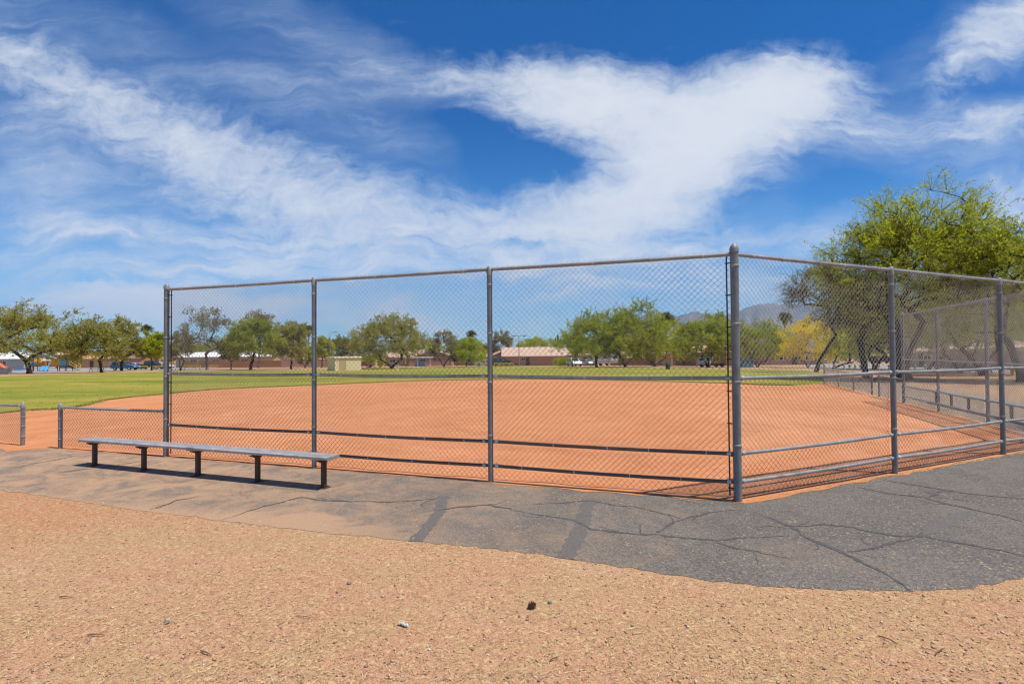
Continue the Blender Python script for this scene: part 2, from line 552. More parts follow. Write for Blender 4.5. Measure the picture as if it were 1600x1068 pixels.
class MB:
    """collects boxes, tubes, prisms; build() links them as ONE mesh object"""
    def __init__(s):
        s.v, s.f, s.m, s.sm = [], [], [], []
        s.M = Matrix.Identity(4)
        s.mi = 0
    def add(s, verts, faces, smooth=False):
        o = len(s.v)
        s.v += [tuple(s.M @ Vector(p)) for p in verts]
        for f in faces:
            s.f.append([o + i for i in f]); s.m.append(s.mi); s.sm.append(smooth)
        return s
    def box(s, c, d, rz=0.0, bev=0.0, rx=0.0, ry=0.0):
        """box with its long edges chamfered when bev > 0"""
        hx, hy, hz = d[0] / 2, d[1] / 2, d[2] / 2
        R = Matrix.Translation(c) @ Matrix.Rotation(rz, 4, 'Z') @ Matrix.Rotation(ry, 4, 'Y') @ Matrix.Rotation(rx, 4, 'X')
        if bev <= 0:
            p = [(-hx, -hy, -hz), (hx, -hy, -hz), (hx, hy, -hz), (-hx, hy, -hz), (-hx, -hy, hz), (hx, -hy, hz), (hx, hy, hz), (-hx, hy, hz)]
            f = [(0, 3, 2, 1), (4, 5, 6, 7), (0, 1, 5, 4), (1, 2, 6, 5), (2, 3, 7, 6), (3, 0, 4, 7)]
            return s.add([R @ Vector(q) for q in p], f)
        b = min(bev, hx * .9, hy * .9, hz * .9)
        rings = []
        for (z, k) in ((-hz, b), (-hz + b, 0), (hz - b, 0), (hz, b)):
            x, y = hx - k, hy - k
            rings.append([(-x + b, -y, z), (x - b, -y, z), (x, -y + b, z), (x, y - b, z), (x - b, y, z), (-x + b, y, z), (-x, y - b, z), (-x, -y + b, z)])
        p = [R @ Vector(q) for r in rings for q in r]
        f = [tuple(range(7, -1, -1)), tuple(range(24, 32))]
        for i in range(3):
            for j in range(8):
                f.append((i * 8 + j, i * 8 + (j + 1) % 8, i * 8 + 8 + (j + 1) % 8, i * 8 + 8 + j))
        return s.add(p, f)
    def tube(s, pts, r, n=8, cap=True):
        pts = [Vector(p) for p in pts]
        rs = r if isinstance(r, (list, tuple)) else [r] * len(pts)
        vs, fs = [], []
        for i, p in enumerate(pts):
            a = pts[max(i - 1, 0)]; b = pts[min(i + 1, len(pts) - 1)]
            t = (b - a).normalized()
            up = Vector((0, 0, 1)) if abs(t.z) < .9 else Vector((1, 0, 0))
            x = t.cross(up).normalized(); y = x.cross(t)
            for j in range(n):
                q = 2 * math.pi * j / n
                vs.append(p + (x * math.cos(q) + y * math.sin(q)) * rs[i])
        for i in range(len(pts) - 1):
            for j in range(n):
                fs.append((i * n + j, i * n + (j + 1) % n, (i + 1) * n + (j + 1) % n, (i + 1) * n + j))
        s.add(vs, fs, True)
        if cap:
            k = len(pts) - 1
            s.add([vs[j] for j in range(n)], [tuple(range(n))])
            s.add([vs[k * n + j] for j in range(n)], [tuple(range(n - 1, -1, -1))])
        return s
    def lathe(s, c, prof, n=14):
        vs, fs = [], []
        for (r, z) in prof:
            for j in range(n):
                q = 2 * math.pi * j / n
                vs.append((c[0] + r * math.cos(q), c[1] + r * math.sin(q), c[2] + z))
        for i in range(len(prof) - 1):
            for j in range(n):
                fs.append((i * n + j, i * n + (j + 1) % n, (i + 1) * n + (j + 1) % n, (i + 1) * n + j))
        s.add(vs, fs, True)
        k = len(prof) - 1
        if prof[0][0] > 1e-3: s.add(vs[:n], [tuple(range(n - 1, -1, -1))])
        if prof[k][0] > 1e-3: s.add(vs[k * n:], [tuple(range(n))])
        return s
    def prism(s, poly, axis, a, b):
        """polygon of 2-D points swept from a to b along axis ('x','y','z')"""
        def pt(p, t):
            return {'x': (t, p[0], p[1]), 'y': (p[0], t, p[1]), 'z': (p[0], p[1], t)}[axis]
        k = len(poly)
        vs = [pt(p, a) for p in poly] + [pt(p, b) for p in poly]
        fs = [tuple(range(k)), tuple(range(2 * k - 1, k - 1, -1))]
        for i in range(k): fs.append((i, i + k, (i + 1) % k + k, (i + 1) % k))
        return s.add(vs, fs)
    def build(s, name, mats, parent=None, fix=True):
        me = bpy.data.meshes.new(name)
        me.from_pydata([tuple(v) for v in s.v], [], s.f)
        mats = mats if isinstance(mats, (list, tuple)) else [mats]
        for m in mats: me.materials.append(MATS[m])
        me.polygons.foreach_set('material_index', s.m)
        me.polygons.foreach_set('use_smooth', s.sm)
        if fix:
            bm = bmesh.new(); bm.from_mesh(me)
            bmesh.ops.recalc_face_normals(bm, faces=bm.faces)
            bm.to_mesh(me); bm.free()
        me.update()
        return link(name, me, parent)


def link(name, me, parent=None):
    o = bpy.data.objects.new(name, me)
    COL.objects.link(o)
    if parent is not None: o.parent = parent
    return o


def np_mesh(name, V, Q, mats, parent=None, mi=None, smooth=False):
    """V (n,3) float, Q (m,4) int quads"""
    me = bpy.data.meshes.new(name)
    V = np.asarray(V, dtype=np.float32); Q = np.asarray(Q, dtype=np.int32)
    k = Q.shape[1]
    me.vertices.add(len(V)); me.vertices.foreach_set('co', V.ravel())
    me.loops.add(Q.size); me.loops.foreach_set('vertex_index', Q.ravel())
    me.polygons.add(len(Q))
    me.polygons.foreach_set('loop_start', np.arange(0, Q.size, k, dtype=np.int32))
    me.polygons.foreach_set('loop_total', np.full(len(Q), k, dtype=np.int32))
    for m in (mats if isinstance(mats, (list, tuple)) else [mats]): me.materials.append(MATS[m])
    if mi is not None: me.polygons.foreach_set('material_index', np.asarray(mi, dtype=np.int32))
    if smooth: me.polygons.foreach_set('use_smooth', np.ones(len(Q), dtype=bool))
    me.update(calc_edges=True)
    me.validate()
    return link(name, me, parent)


def tag(o, label=None, cat=None, group=None, kind=None):
    if label: o['label'] = label
    if cat: o['category'] = cat
    if group: o['group'] = group
    if kind: o['kind'] = kind
    return o


def thing(name, loc, label, cat, group=None, rz=0.0):
    o = bpy.data.objects.new(name, None)
    o.empty_display_size = .3
    COL.objects.link(o)
    o.location = loc
    o.rotation_euler = (0, 0, rz)
    return tag(o, label, cat, group)


def copy_tree(o, parent=None):
    c = o.copy(); COL.objects.link(c)
    if parent is not None: c.parent = parent
    for ch in list(o.children): copy_tree(ch, c)
    return c


# ------------------------------------------------------------------ ground sheets
YCUTS = [12 + 1.5 * i for i in range(13)] + [40, 60, 90, 130, 190, 260]


def in_poly(poly, X, Y):
    X = np.asarray(X); Y = np.asarray(Y)
    inside = np.zeros(X.shape, bool)
    k = len(poly)
    for i in range(k):
        x0, y0 = poly[i]; x1, y1 = poly[(i + 1) % k]
        if y0 == y1: continue
        c = ((y0 > Y) != (y1 > Y)) & (X < (x1 - x0) * (Y - y0) / (y1 - y0) + x0)
        inside ^= c
    return inside


def roughen(poly, step, amp, seed, keep=()):
    """subdivide an outline and jitter it sideways so that its edge is ragged"""
    rng = random.Random(seed)
    out = []
    k = len(poly)
    for i in range(k):
        a = Vector(poly[i]).to_2d() if len(poly[i]) == 3 else Vector(poly[i])
        b = Vector(poly[(i + 1) % k]).to_2d() if len(poly[(i + 1) % k]) == 3 else Vector(poly[(i + 1) % k])
        L = (b - a).length
        st = max(step, .012 * max(0, min(a.y, b.y)))
        m = max(1, min(160, int(L / st)))
        nrm = Vector((-(b - a).y, (b - a).x)).normalized() if L > 1e-6 else Vector((0, 0))
        for j in range(m):
            p = a.lerp(b, j / m)
            if j and i not in keep: p = p + nrm * rng.gauss(0, amp)
            out.append((p.x, p.y))
    return out


def sheet(name, poly, off, mats, extra=None):
    bm = bmesh.new()
    k = len(poly)
    pv, _, pf, *_r = delaunay_2d_cdt([Vector((p[0], p[1])) for p in poly], [(i, (i + 1) % k) for i in range(k)], [], 1, 1e-5)
    vs = [bm.verts.new((p[0], p[1], 0)) for p in pv]
    for t in pf: bm.faces.new([vs[i] for i in t])
    for c in YCUTS:
        geom = bm.verts[:] + bm.edges[:] + bm.faces[:]
        bmesh.ops.bisect_plane(bm, geom=geom, dist=1e-5, plane_co=(0, c, 0), plane_no=(0, 1, 0))
    for fa in bm.faces:
        fa.normal_update()
        if fa.normal.z < 0: fa.normal_flip()
    if extra:                                        # strips (cracks, patches) lying 4 mm proud, in the same mesh
        for (quads, idx, z) in extra:
            for q in quads:
                try:
                    fa = bm.faces.new([bm.verts.new((p[0], p[1], z)) for p in q])
                except ValueError:
                    continue
                fa.normal_update()
                if fa.normal.z < 0: fa.normal_flip()
                fa.material_index = idx
    me = bpy.data.meshes.new(name)
    for v in bm.verts: v.co.z = gz(v.co.y) + off + (v.co.z if extra else 0)
    bm.to_mesh(me); bm.free()
    for m in (mats if isinstance(mats, list) else [mats]): me.materials.append(MATS[m])
    o = link(name, me)
    return tag(o, kind='structure')


sheet('ground', [(-9000, -60), (9000, -60), (9000, 9500), (-9000, 9500)], 0.0, 'desert_ground')

# fence geometry on the ground (metres)
C0 = Vector((2.63, 6.19))
LDIR = Vector((math.sin(rad(-71.05)), math.cos(rad(-71.05))))
RDIR = Vector((math.sin(rad(64.88)), math.cos(rad(64.88))))
SDIR = Vector((math.sin(rad(20.0)), math.cos(rad(20.0))))
LP = [C0 + LDIR * d for d in (0, 3.10, 6.02, 9.14)]                 # corner, two line posts, end post
RP = [C0 + RDIR * d for d in (0, 3.08, 6.10, 8.3)]
E0 = RP[-1]
SP = [E0 + SDIR * d for d in (0, 2.75, 5.5, 8.25)]
LOWL = [LP[-1], LP[-1] + LDIR * 2.75]
LOWL2 = [LP[-1] + LDIR * 3.86, LP[-1] + LDIR * 6.9, LP[-1] + LDIR * 9.9]
LOWR = [SP[-1], SP[-1] + SDIR * 2.6]
LOWR2 = [SP[-1] + SDIR * 3.5, SP[-1] + SDIR * 6.2, SP[-1] + SDIR * 9.0, SP[-1] + SDIR * 12.2]


def px(*pts):
    return [tuple(P(*p).to_2d()) for p in pts]


lowend = LOWR2[-1]
grass_poly = px((-260, 680), (0, 655), (90, 650), (260, 630), (480, 612), (760, 604), (1000, 606), (1180, 612)) + [tuple(LOWR2[1] + SDIR * .3)] + \
    [tuple(lowend)] + px((1297, 583), (1262, 579), (1205, 577), (1050, 575.3), (950, 573.8), (890, 572.6), (860, 571.4), (760, 572), (680, 573), (617, 574.6), (508, 577.6),
                         (350, 579.4), (262, 580), (130, 583), (46, 586.5), (-60, 589), (-330, 594), (-700, 600)) + [(-60, 24)]
grass_poly = roughen(grass_poly, .5, .03, 3)
sheet('lawn', grass_poly, .0045, 'turf')
LN = Vector((-LDIR.y, LDIR.x)) * -1 if (-LDIR.y) > 0 else Vector((-LDIR.y, LDIR.x))
LN = Vector((LDIR.y, -LDIR.x))                                      # towards the diamond
if LN.y < 0: LN = -LN
RN = Vector((-RDIR.y, RDIR.x))
SN = Vector((-SDIR.y, SDIR.x))
dirt_edge = px((-60, 652), (0, 646), (46, 641), (94, 639), (122, 635.6), (159, 626), (205, 620.5), (257, 616), (300, 611.5), (345, 608), (410, 605), (486, 602), (560, 598.8), (620, 596.3),
               (690, 594.2), (762, 593), (830, 592.6), (900, 593.2), (1020, 595.6), (1137, 599), (1190, 601.5), (1240, 602.2))
dirt_poly = [tuple(LP[-1] + LDIR * 14)] + dirt_edge + [tuple(lowend + SDIR * .3), tuple(SP[-1] + SN * -.02), tuple(E0 + SN * -.02), tuple(C0 - RN * .10)]
dirt_poly += [tuple(C0 - LN * .06), tuple(LP[-1] + LDIR * 2.9 - LN * .06), tuple(LP[-1] + LDIR * 3.3 - LN * .55), tuple(LP[-1] + LDIR * 3.7 - LN * .4), tuple(LP[-1] + LDIR * 8 - LN * .25)]
dirt_poly = roughen(dirt_poly, .22, .034, 5)
sheet('infield_dirt', dirt_poly, .0065, 'infield_clay')

path_front = px((-420, 722), (-150, 748), (0, 765), (90, 778), (200, 795), (345, 813), (500, 831), (650, 846), (800, 860), (890, 872), (1000, 890), (1100, 906), (1200, 915.5), (1300, 921), (1420, 924.5),
                (1500, 920), (1560, 911), (1600, 902))
path_poly = path_front + [(4.6, 4.25), (5.8, 4.45), (8.5, 5.1), (11.2, 6.6), (13.4, 8.6), (14.9, 11.6), (15.9, 15.0), (17.2, 19.0), (19.4, 25.0), (22.5, 31.0)]
path_poly += [tuple(lowend + SDIR * 1.5 - SN * .8), tuple(SP[-1] - SN * .02), tuple(E0 - SN * .05 - RN * .03), tuple(C0 - RN * .03 - LN * .02), tuple(LP[-1] - LN * .03), tuple(LP[-1] + LDIR * 14 - LN * .03)]
path_poly = roughen(path_poly, .07, .014, 8)


def strip(pts, w, seed, jag=.55, taper=True):
    """ragged ribbon of quads along ground points"""
    rng = random.Random(seed)
    fine = []
    for a, b in zip(pts[:-1], pts[1:]):
        a, b = Vector(a), Vector(b)
        m = max(2, int((b - a).length / .05))
        for j in range(m): fine.append(a.lerp(b, j / m))
    fine.append(Vector(pts[-1]))
    k = len(fine)
    sides = []
    off = 0.0
    for i, p in enumerate(fine):
        t = (fine[min(i + 1, k - 1)] - fine[max(i - 1, 0)]).normalized()
        nr = Vector((-t.y, t.x))
        off = off * .8 + rng.gauss(0, .010)
        ww = w * (1 + rng.uniform(-jag, jag))
        if taper: ww *= min(1, .25 + 3 * i / k, .25 + 3 * (k - 1 - i) / k)
        sides.append((p + nr * (off + ww / 2), p + nr * (off - ww / 2)))
    return [(sides[i][0], sides[i][1], sides[i + 1][1], sides[i + 1][0]) for i in range(k - 1)]


def cpx(ox, oy, sc, pts):
    return [P(ox + a / sc, oy + b / sc).to_2d() for a, b in pts]


R_ = lambda *p: cpx(800, 730, 2, p)
L_ = lambda *p: cpx(0, 730, 2, p)
cracks = []
for i, (pts, w) in enumerate([
    (R_((0, 133), (90, 152), (190, 165), (240, 197), (340, 207), (440, 212), (560, 222), (640, 228), (760, 220), (860, 213)), .035),
    (R_((640, 235), (700, 252), (780, 262)), .03),
    (R_((440, 210), (490, 180), (540, 162), (610, 140), (700, 132)), .035),
    (R_((540, 162), (470, 145), (380, 125), (240, 108), (60, 115)), .025),
    (R_((760, 140), (830, 170), (900, 205), (960, 235), (1030, 262), (1090, 290), (1150, 325), (1200, 355), (1240, 386)), .045),
    (R_((870, 187), (960, 182), (1050, 185), (1130, 200), (1200, 212), (1280, 215), (1400, 238), (1500, 258), (1600, 280)), .04),
    (R_((1050, 265), (1120, 258), (1180, 242), (1230, 225), (1290, 205)), .03),
    (R_((1080, 62), (1180, 82), (1280, 92), (1380, 118), (1480, 140), (1600, 168)), .045),
    (R_((1160, 40), (1250, 55), (1350, 72), (1450, 85), (1600, 100)), .045),
    (R_((1310, 92), (1350, 75)), .04),
    (L_((690, 165), (780, 135), (870, 112), (940, 95), (1100, 108), (1250, 108), (1370, 98), (1390, 85)), .022),
    (L_((1370, 135), (1450, 125), (1530, 118), (1600, 133)), .03),
    (L_((60, 0), (110, -12), (180, -24), (240, -36)), .03),
    (L_((180, 15), (340, -2), (440, -20)), .02),
    (L_((470, 132), (560, 104), (640, 90)), .02),
]):
    cracks.append((strip(pts, w, 40 + i), 1, .0025 + i * .00012))
rngc = random.Random(12)
extra_cracks = []
for (quads, _i, _z) in list(cracks):
    for _k in range(max(2, len(quads) // 14)):
        q = quads[rngc.randrange(len(quads))]
        a = Vector(q[0]).lerp(Vector(q[1]), .5)
        th = rngc.uniform(0, 6.28)
        pts = [a]
        for _j in range(rngc.randint(2, 4)):
            th += rngc.gauss(0, .5)
            pts.append(pts[-1] + Vector((math.cos(th), math.sin(th))) * rngc.uniform(.06, .16))
        extra_cracks.append((strip(pts, rngc.uniform(.007, .014), rngc.randrange(9999), .6), 1, .0020 + len(extra_cracks) * .000012))
inside = lambda e: all(in_poly(path_poly, np.array([p[0] for p in q]), np.array([p[1] for p in q])).all() for q in e[0])
cracks += [e for e in extra_cracks if inside(e)]
patches = [(strip(L_((1390, 90), (1372, 130), (1335, 185), (1300, 232)), .13, 71, .25, False), 2, .0012),
           (strip(R_((252, 100), (232, 140), (212, 190), (185, 240), (158, 284)), .16, 72, .25, False), 2, .0013),
           (strip(R_((1280, 212), (1320, 190), (1370, 165), (1425, 140)), .17, 73, .3, True), 2, .0014),
           (strip(R_((700, 130), (780, 148), (860, 182)), .12, 74, .4, True), 2, .0015)]
sheet('path', path_poly, .003, ['asphalt', 'crack_tar', 'tar_patch'], patches + cracks)

road_l = px((-330, 588), (0, 583.5), (130, 579.7), (262, 577.2), (330, 576)) + px((330, 573.2), (262, 573.6), (130, 574.8), (0, 577), (-330, 581))
sheet('street', road_l, .002, 'road_surface')
road_r = px((1262, 575.5), (1350, 577.4), (1450, 579.5), (1700, 586)) + px((1700, 575), (1450, 570.2), (1350, 569.5), (1262, 569.8))
sheet('parking_lane', road_r, .002, 'road_surface')

# ------------------------------------------------------------------ fences


def wire_mesh(p0, p1, z0, z1, name, parent, seed, w=.0375, wr=.0024, wave=.012):
    """woven chain link fabric: zig-zag wires hooked into one another"""
    rng = np.random.default_rng(seed)
    d = (p1 - p0); L = d.length; d = d / L
    nrm = np.array([-d.y, d.x])
    nw = int(L / w); w = L / nw
    nr = int((z1 - z0) / w) + 1
    j = np.arange(nr)
    ph = rng.uniform(0, 6.28, 6)
    K, J = np.meshgrid(np.arange(nw), j, indexing='ij')
    side = (K + J) % 2
    X = (K + side) * w + np.where(side == 1, .003, -.003)
    Z = z0 + J * (z1 - z0) / (nr - 1)
    bulge = wave * (np.sin(X * 2.1 + ph[0]) * np.sin(Z * 1.9 + ph[1]) + .6 * np.sin(X * 5.3 + ph[2]) * np.sin(Z * 3.7 + ph[3]))
    OUT = np.where(side == 1, .0035, -.0035) + bulge
    X = X + .004 * np.sin(Z * 2.7 + ph[4] + X * 1.3)
    pts = np.stack([p0.x + d.x * X + nrm[0] * OUT, p0.y + d.y * X + nrm[1] * OUT, Z], -1)     # nw,nr,3
    a = pts[:, :-1].reshape(-1, 3); b = pts[:, 1:].reshape(-1, 3)
    t = b - a; t /= np.linalg.norm(t, axis=1)[:, None]
    n3 = np.array([nrm[0], nrm[1], 0.0])
    s1 = np.cross(t, n3); s1 /= np.linalg.norm(s1, axis=1)[:, None]
    vs = []
    for q in (0, 2.0944, 4.18879):
        o = s1 * math.cos(q) * wr + n3 * math.sin(q) * wr
        vs += [a + o, b + o]
    V = np.stack(vs, 1).reshape(-1, 3)                    # per segment: a0 b0 a1 b1 a2 b2
    base = np.arange(len(a))[:, None] * 6
    Q = np.concatenate([base + np.array([0, 2, 3, 1]), base + np.array([2, 4, 5, 3]), base + np.array([4, 0, 1, 5])])
    return np_mesh(name, V, Q, 'fence_wire', parent, smooth=True)


def dome_post(x, y, h, r, parent, name='post', cap=True):
    m = MB()
    z0 = gz(y) - .25
    m.lathe((x, y, 0), [(r, z0), (r, h)], 18)
    m.mi = 1
    for z in (h * .22, h * .47, h * .70, h * .93):             # brace bands
        m.lathe((x, y, z), [(r + .001, -.014), (r + .005, -.012), (r + .005, .012), (r + .001, .014)], 18)
    o = m.build(name, ['galvanised_post', 'galvanised_rail'], parent)
    if cap:
        c = MB()
        c.lathe((x, y, h), [(r + .006, -.045), (r + .007, -.005), (r * .92, .022), (r * .62, .046), (r * .25, .058), (.0005, .061)], 18)
        c.build('post_cap', 'galvanised_rail', o)
    return o


def rail(p0, p1, z, r, parent, name, seed, cups=True, ties=True, off=0.0, mt='galvanised_rail'):
    rng = random.Random(seed)
    m = MB()
    d = (p1 - p0); L = d.length; d = d / L
    nv = Vector((-d.y, d.x)) * off
    a, b = p0 + nv, p1 + nv
    k = 6
    pts = []
    for i in range(k + 1):
        p = a.lerp(b, i / k)
        sag = -.012 * math.sin(math.pi * i / k) * (1 if name != 'top_rail' else .4)
        pts.append((p.x, p.y, z + sag + gz(p.y)))
    m.tube(pts, r, 12)
    m.mi = 1
    if ties:
        s = rng.uniform(.25, .6)
        while s < L - .2:
            p = a.lerp(b, s / L)
            zz = z - .012 * math.sin(math.pi * s / L) + gz(p.y)
            q0 = p - d * .006; q1 = p + d * .006
            m.tube([(q0.x, q0.y, zz), (q1.x, q1.y, zz)], r + .0035, 10)
            s += rng.uniform(.45, .8)
    if cups:
        for (q, sgn) in ((a, 1), (b, -1)):
            q1 = q + d * sgn * .075
            q0 = q + d * sgn * .03
            m.tube([(q0.x, q0.y, z + gz(q0.y)), (q1.x, q1.y, z + gz(q1.y))], r + .006, 12)
    return m.build(name, [mt, 'tie_wire'], parent)


FH = 2.90
RZ = {'top_rail': FH, 'middle_rail': 1.44, 'lower_rail': .555, 'bottom_rail': .225}
back = thing('backstop_fence', (0, 0, 0), 'tall three sided galvanised chain link backstop standing between the path and the orange infield', 'fence')


def section(posts, seed, inner, names=('post',), first=True, last=True):
    for i in range(len(posts) - 1):
        a, b = posts[i], posts[i + 1]
        for k, (nm, z) in enumerate(RZ.items()):
            rr = .0235 if nm == 'top_rail' else .022
            e0 = .040; e1 = .040
            d = (b - a).normalized()
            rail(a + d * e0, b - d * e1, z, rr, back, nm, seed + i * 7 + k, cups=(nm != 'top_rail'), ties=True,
                 mt='shaded_rail' if seed == 100 and nm in ('lower_rail', 'bottom_rail') else 'galvanised_rail')
        d = (b - a).normalized()
        o = inner * .034
        wire_mesh(a + d * .03 + o, b - d * .03 + o, .035 + gz(a.y) * .5 + gz(b.y) * .5, FH + .05 + gz(a.y) * .5 + gz(b.y) * .5, 'chain_link_panel', back, seed + i, wave=.012 if seed == 100 else .024)


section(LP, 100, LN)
section(RP, 200, RN)
section(SP, 300, SN)
dome_post(C0.x, C0.y, FH + .07, .047, back, 'corner_post')
dome_post(LP[-1].x, LP[-1].y, FH + .05, .043, back, 'end_post')
dome_post(E0.x, E0.y, FH + .07, .047, back, 'corner_post')
dome_post(SP[-1].x, SP[-1].y, FH + .05, .043, back, 'end_post')
for q in (LP[1], LP[2], RP[1], RP[2], SP[1], SP[2]):
    o = dome_post(q.x, q.y, FH - .01, .036, back, 'line_post', cap=False)
    m = MB()                                               # loop cap that carries the top rail
    m.lathe((q.x, q.y, FH - .05), [(.040, -.03), (.041, .02), (.034, .05), (.030, .09), (.012, .098), (.0005, .1)], 14)
    m.build('loop_cap', 'galvanised_rail', o)


def tension_bar(p, side_dir, inner, n=8):
    m = MB()
    q = p + side_dir * .085 + inner * .02
    m.tube([(q.x, q.y, .06), (q.x, q.y, FH - .02)], .0085, 6)
    for i in range(n):
        z = .15 + i * (FH - .25) / (n - 1)
        a = p + side_dir * .04
        b = q + side_dir * .02
        m.tube([(a.x, a.y, z), (b.x, b.y, z)], .0075, 6)
    m.build('tension_bar', 'dark_steel', back)


tension_bar(C0, LDIR, LN)
tension_bar(LP[-1], -LDIR, LN)
tension_bar(SP[-1], -SDIR, SN, 7)
for posts, inn in ((LP, LN), (RP, RN)):                     # tension wire along the foot of the fabric
    m = MB()
    a, b = posts[0] + inn * .035, posts[-1] + inn * .035
    pts = []
    for i in range(25):
        p = a.lerp(b, i / 24)
        pts.append((p.x, p.y, .035 + .008 * math.sin(i * 2.3)))
    m.tube(pts, .004, 5)
    m.build('tension_wire', 'fence_wire', back)


def low_fence(posts, label, seed, inner):
    t = thing('low_fence', (posts[0].x, posts[0].y, gz(posts[0].y)), label, 'fence', 'low chain link fences beside the backstop')
    inv = -Vector(t.location)
    parts = []
    hh = .80
    for i, q in enumerate(posts):
        if i == 0 and (q - LP[-1]).length < .01 or i == 0 and (q - SP[-1]).length < .01:
            continue
        parts.append(dome_post(q.x, q.y, hh + gz(q.y) - .0, .036 if i in (0, len(posts) - 1) else .03, t, 'post'))
    for i in range(len(posts) - 1):
        a, b = posts[i], posts[i + 1]
        d = (b - a).normalized()
        parts.append(rail(a + d * .04, b - d * .04, hh - .02, .021, t, 'top_rail', seed + i))
        o = inner * .03
        zz = (gz(a.y) + gz(b.y)) / 2
        parts.append(wire_mesh(a + d * .04 + o, b - d * .04 + o, .04 + zz, hh + .01 + zz, 'chain_link_panel', t, seed + 50 + i))
    for p in parts: p.location = inv
    return t


low_fence(LOWL, 'short low chain link panel between the gate gap and the backstop end post', 400, LN)
low_fence(LOWL2, 'low chain link fence past the gate gap at the left edge of the photo', 420, LN)
low_fence(LOWR, 'short low chain link panel beyond the far backstop end post', 440, SN)
low_fence(LOWR2, 'long low chain link fence running away along the far right infield edge', 460, SN)

# ------------------------------------------------------------------ benches


def bench(first, last, nleg, toward, label):
    """players' bench: one flat plank on a row of T shaped steel legs"""
    d = (last - first); L = d.length; d = d / L
    ang = math.atan2(d.y, d.x)
    t = thing('players_bench', (first.x, first.y, gz(first.y)), label, 'bench', 'benches behind the backstop', ang)
    SH = .43
    m = MB()
    m.box((L / 2 - .02, 0, SH - .019), (L + .34, .255, .038), bev=.006)
    for y in (-.075, -.025, .025, .075):                     # ribs rolled in the plank's top
        m.box((L / 2 - .02, y, SH + .0015), (L + .335, .012, .003))
    sl = m.build('seat', 'aluminium_plank', t)
    sp = MB(); sp.box((L * .5, 0, SH - .0225), (.16, .262, .052), bev=.004)
    sp.build('splice_sleeve', 'galvanised_rail', sl)
    for s in (-.19, L + .15):
        e = MB()
        e.box((s, 0, SH - .023), (.012, .25, .05), bev=.003)
        e.build('end_cap', 'galvanised_rail', sl)
    for i in range(nleg):
        x = L * i / (nleg - 1)
        lg = MB()
        lg.box((x, 0, SH / 2 - .09), (.058, .058, SH + .09), bev=.006)
        lg.prism([(-.115, SH - .050), (.115, SH - .050), (.115, SH - .062), (.04, SH - .095), (-.04, SH - .095), (-.115, SH - .062)], 'x', x - .026, x + .026)
        for y in (-.09, .09):
            lg.lathe((x, y, SH - .058), [(.011, -.012), (.011, 0)], 6)
        for y in (-.045, .045):
            lg.lathe((x, y, .004), [(.012, 0), (.012, .014), (.006, .02)], 6)
        lg.box((x, 0, .005), (.13, .13, .010), bev=.002)
        lo = lg.build('leg', 'brown_steel', t)
    return t


bench(P(148, 727).to_2d(), P(506, 762).to_2d(), 5, None, 'long backless aluminium plank bench on five brown legs, on the path before the tall fence')
bq = SP[-1] - SN * .92 + SDIR * .1
bench(bq, bq - SDIR * 5.6, 6, None, 'far plank bench seen through the mesh beyond the right wing of the backstop')

# ------------------------------------------------------------------ trees


def unit(v):
    return v / (np.linalg.norm(v, axis=-1, keepdims=True) + 1e-9)


def leaves_mesh(C, D, ln, wd, rng):
    """leaf quads: centres C, directions D"""
    n = len(C)
    R = unit(rng.normal(size=(n, 3)))
    S = unit(np.cross(D, R))
    l = (ln * rng.uniform(.6, 1.35, n))[:, None] / 2
    w = (wd * rng.uniform(.6, 1.3, n))[:, None] / 2
    V = np.stack([C + D * l, C + S * w, C - D * l, C - S * w], 1).reshape(-1, 3)
    Q = np.arange(n * 4).reshape(-1, 4)
    return V, Q


def frusta(A, B, ra, rb, n):
    """many tapered prisms at once"""
    T = unit(B - A)
    ref = np.where(np.abs(T[:, 2:3]) < .9, np.array([[0, 0, 1.0]]), np.array([[1.0, 0, 0]]))
    X = unit(np.cross(T, ref)); Y = np.cross(X, T)
    ring = []
    for (c, r) in ((A, ra), (B, rb)):
        for j in range(n):
            q = 2 * math.pi * j / n
            ring.append(c + (X * math.cos(q) + Y * math.sin(q)) * r[:, None])
    V = np.stack(ring, 1).reshape(-1, 3)
    base = np.arange(len(A))[:, None] * (2 * n)
    Q = np.concatenate([base + np.array([j, (j + 1) % n, n + (j + 1) % n, n + j]) for j in range(n)])
    return V, Q


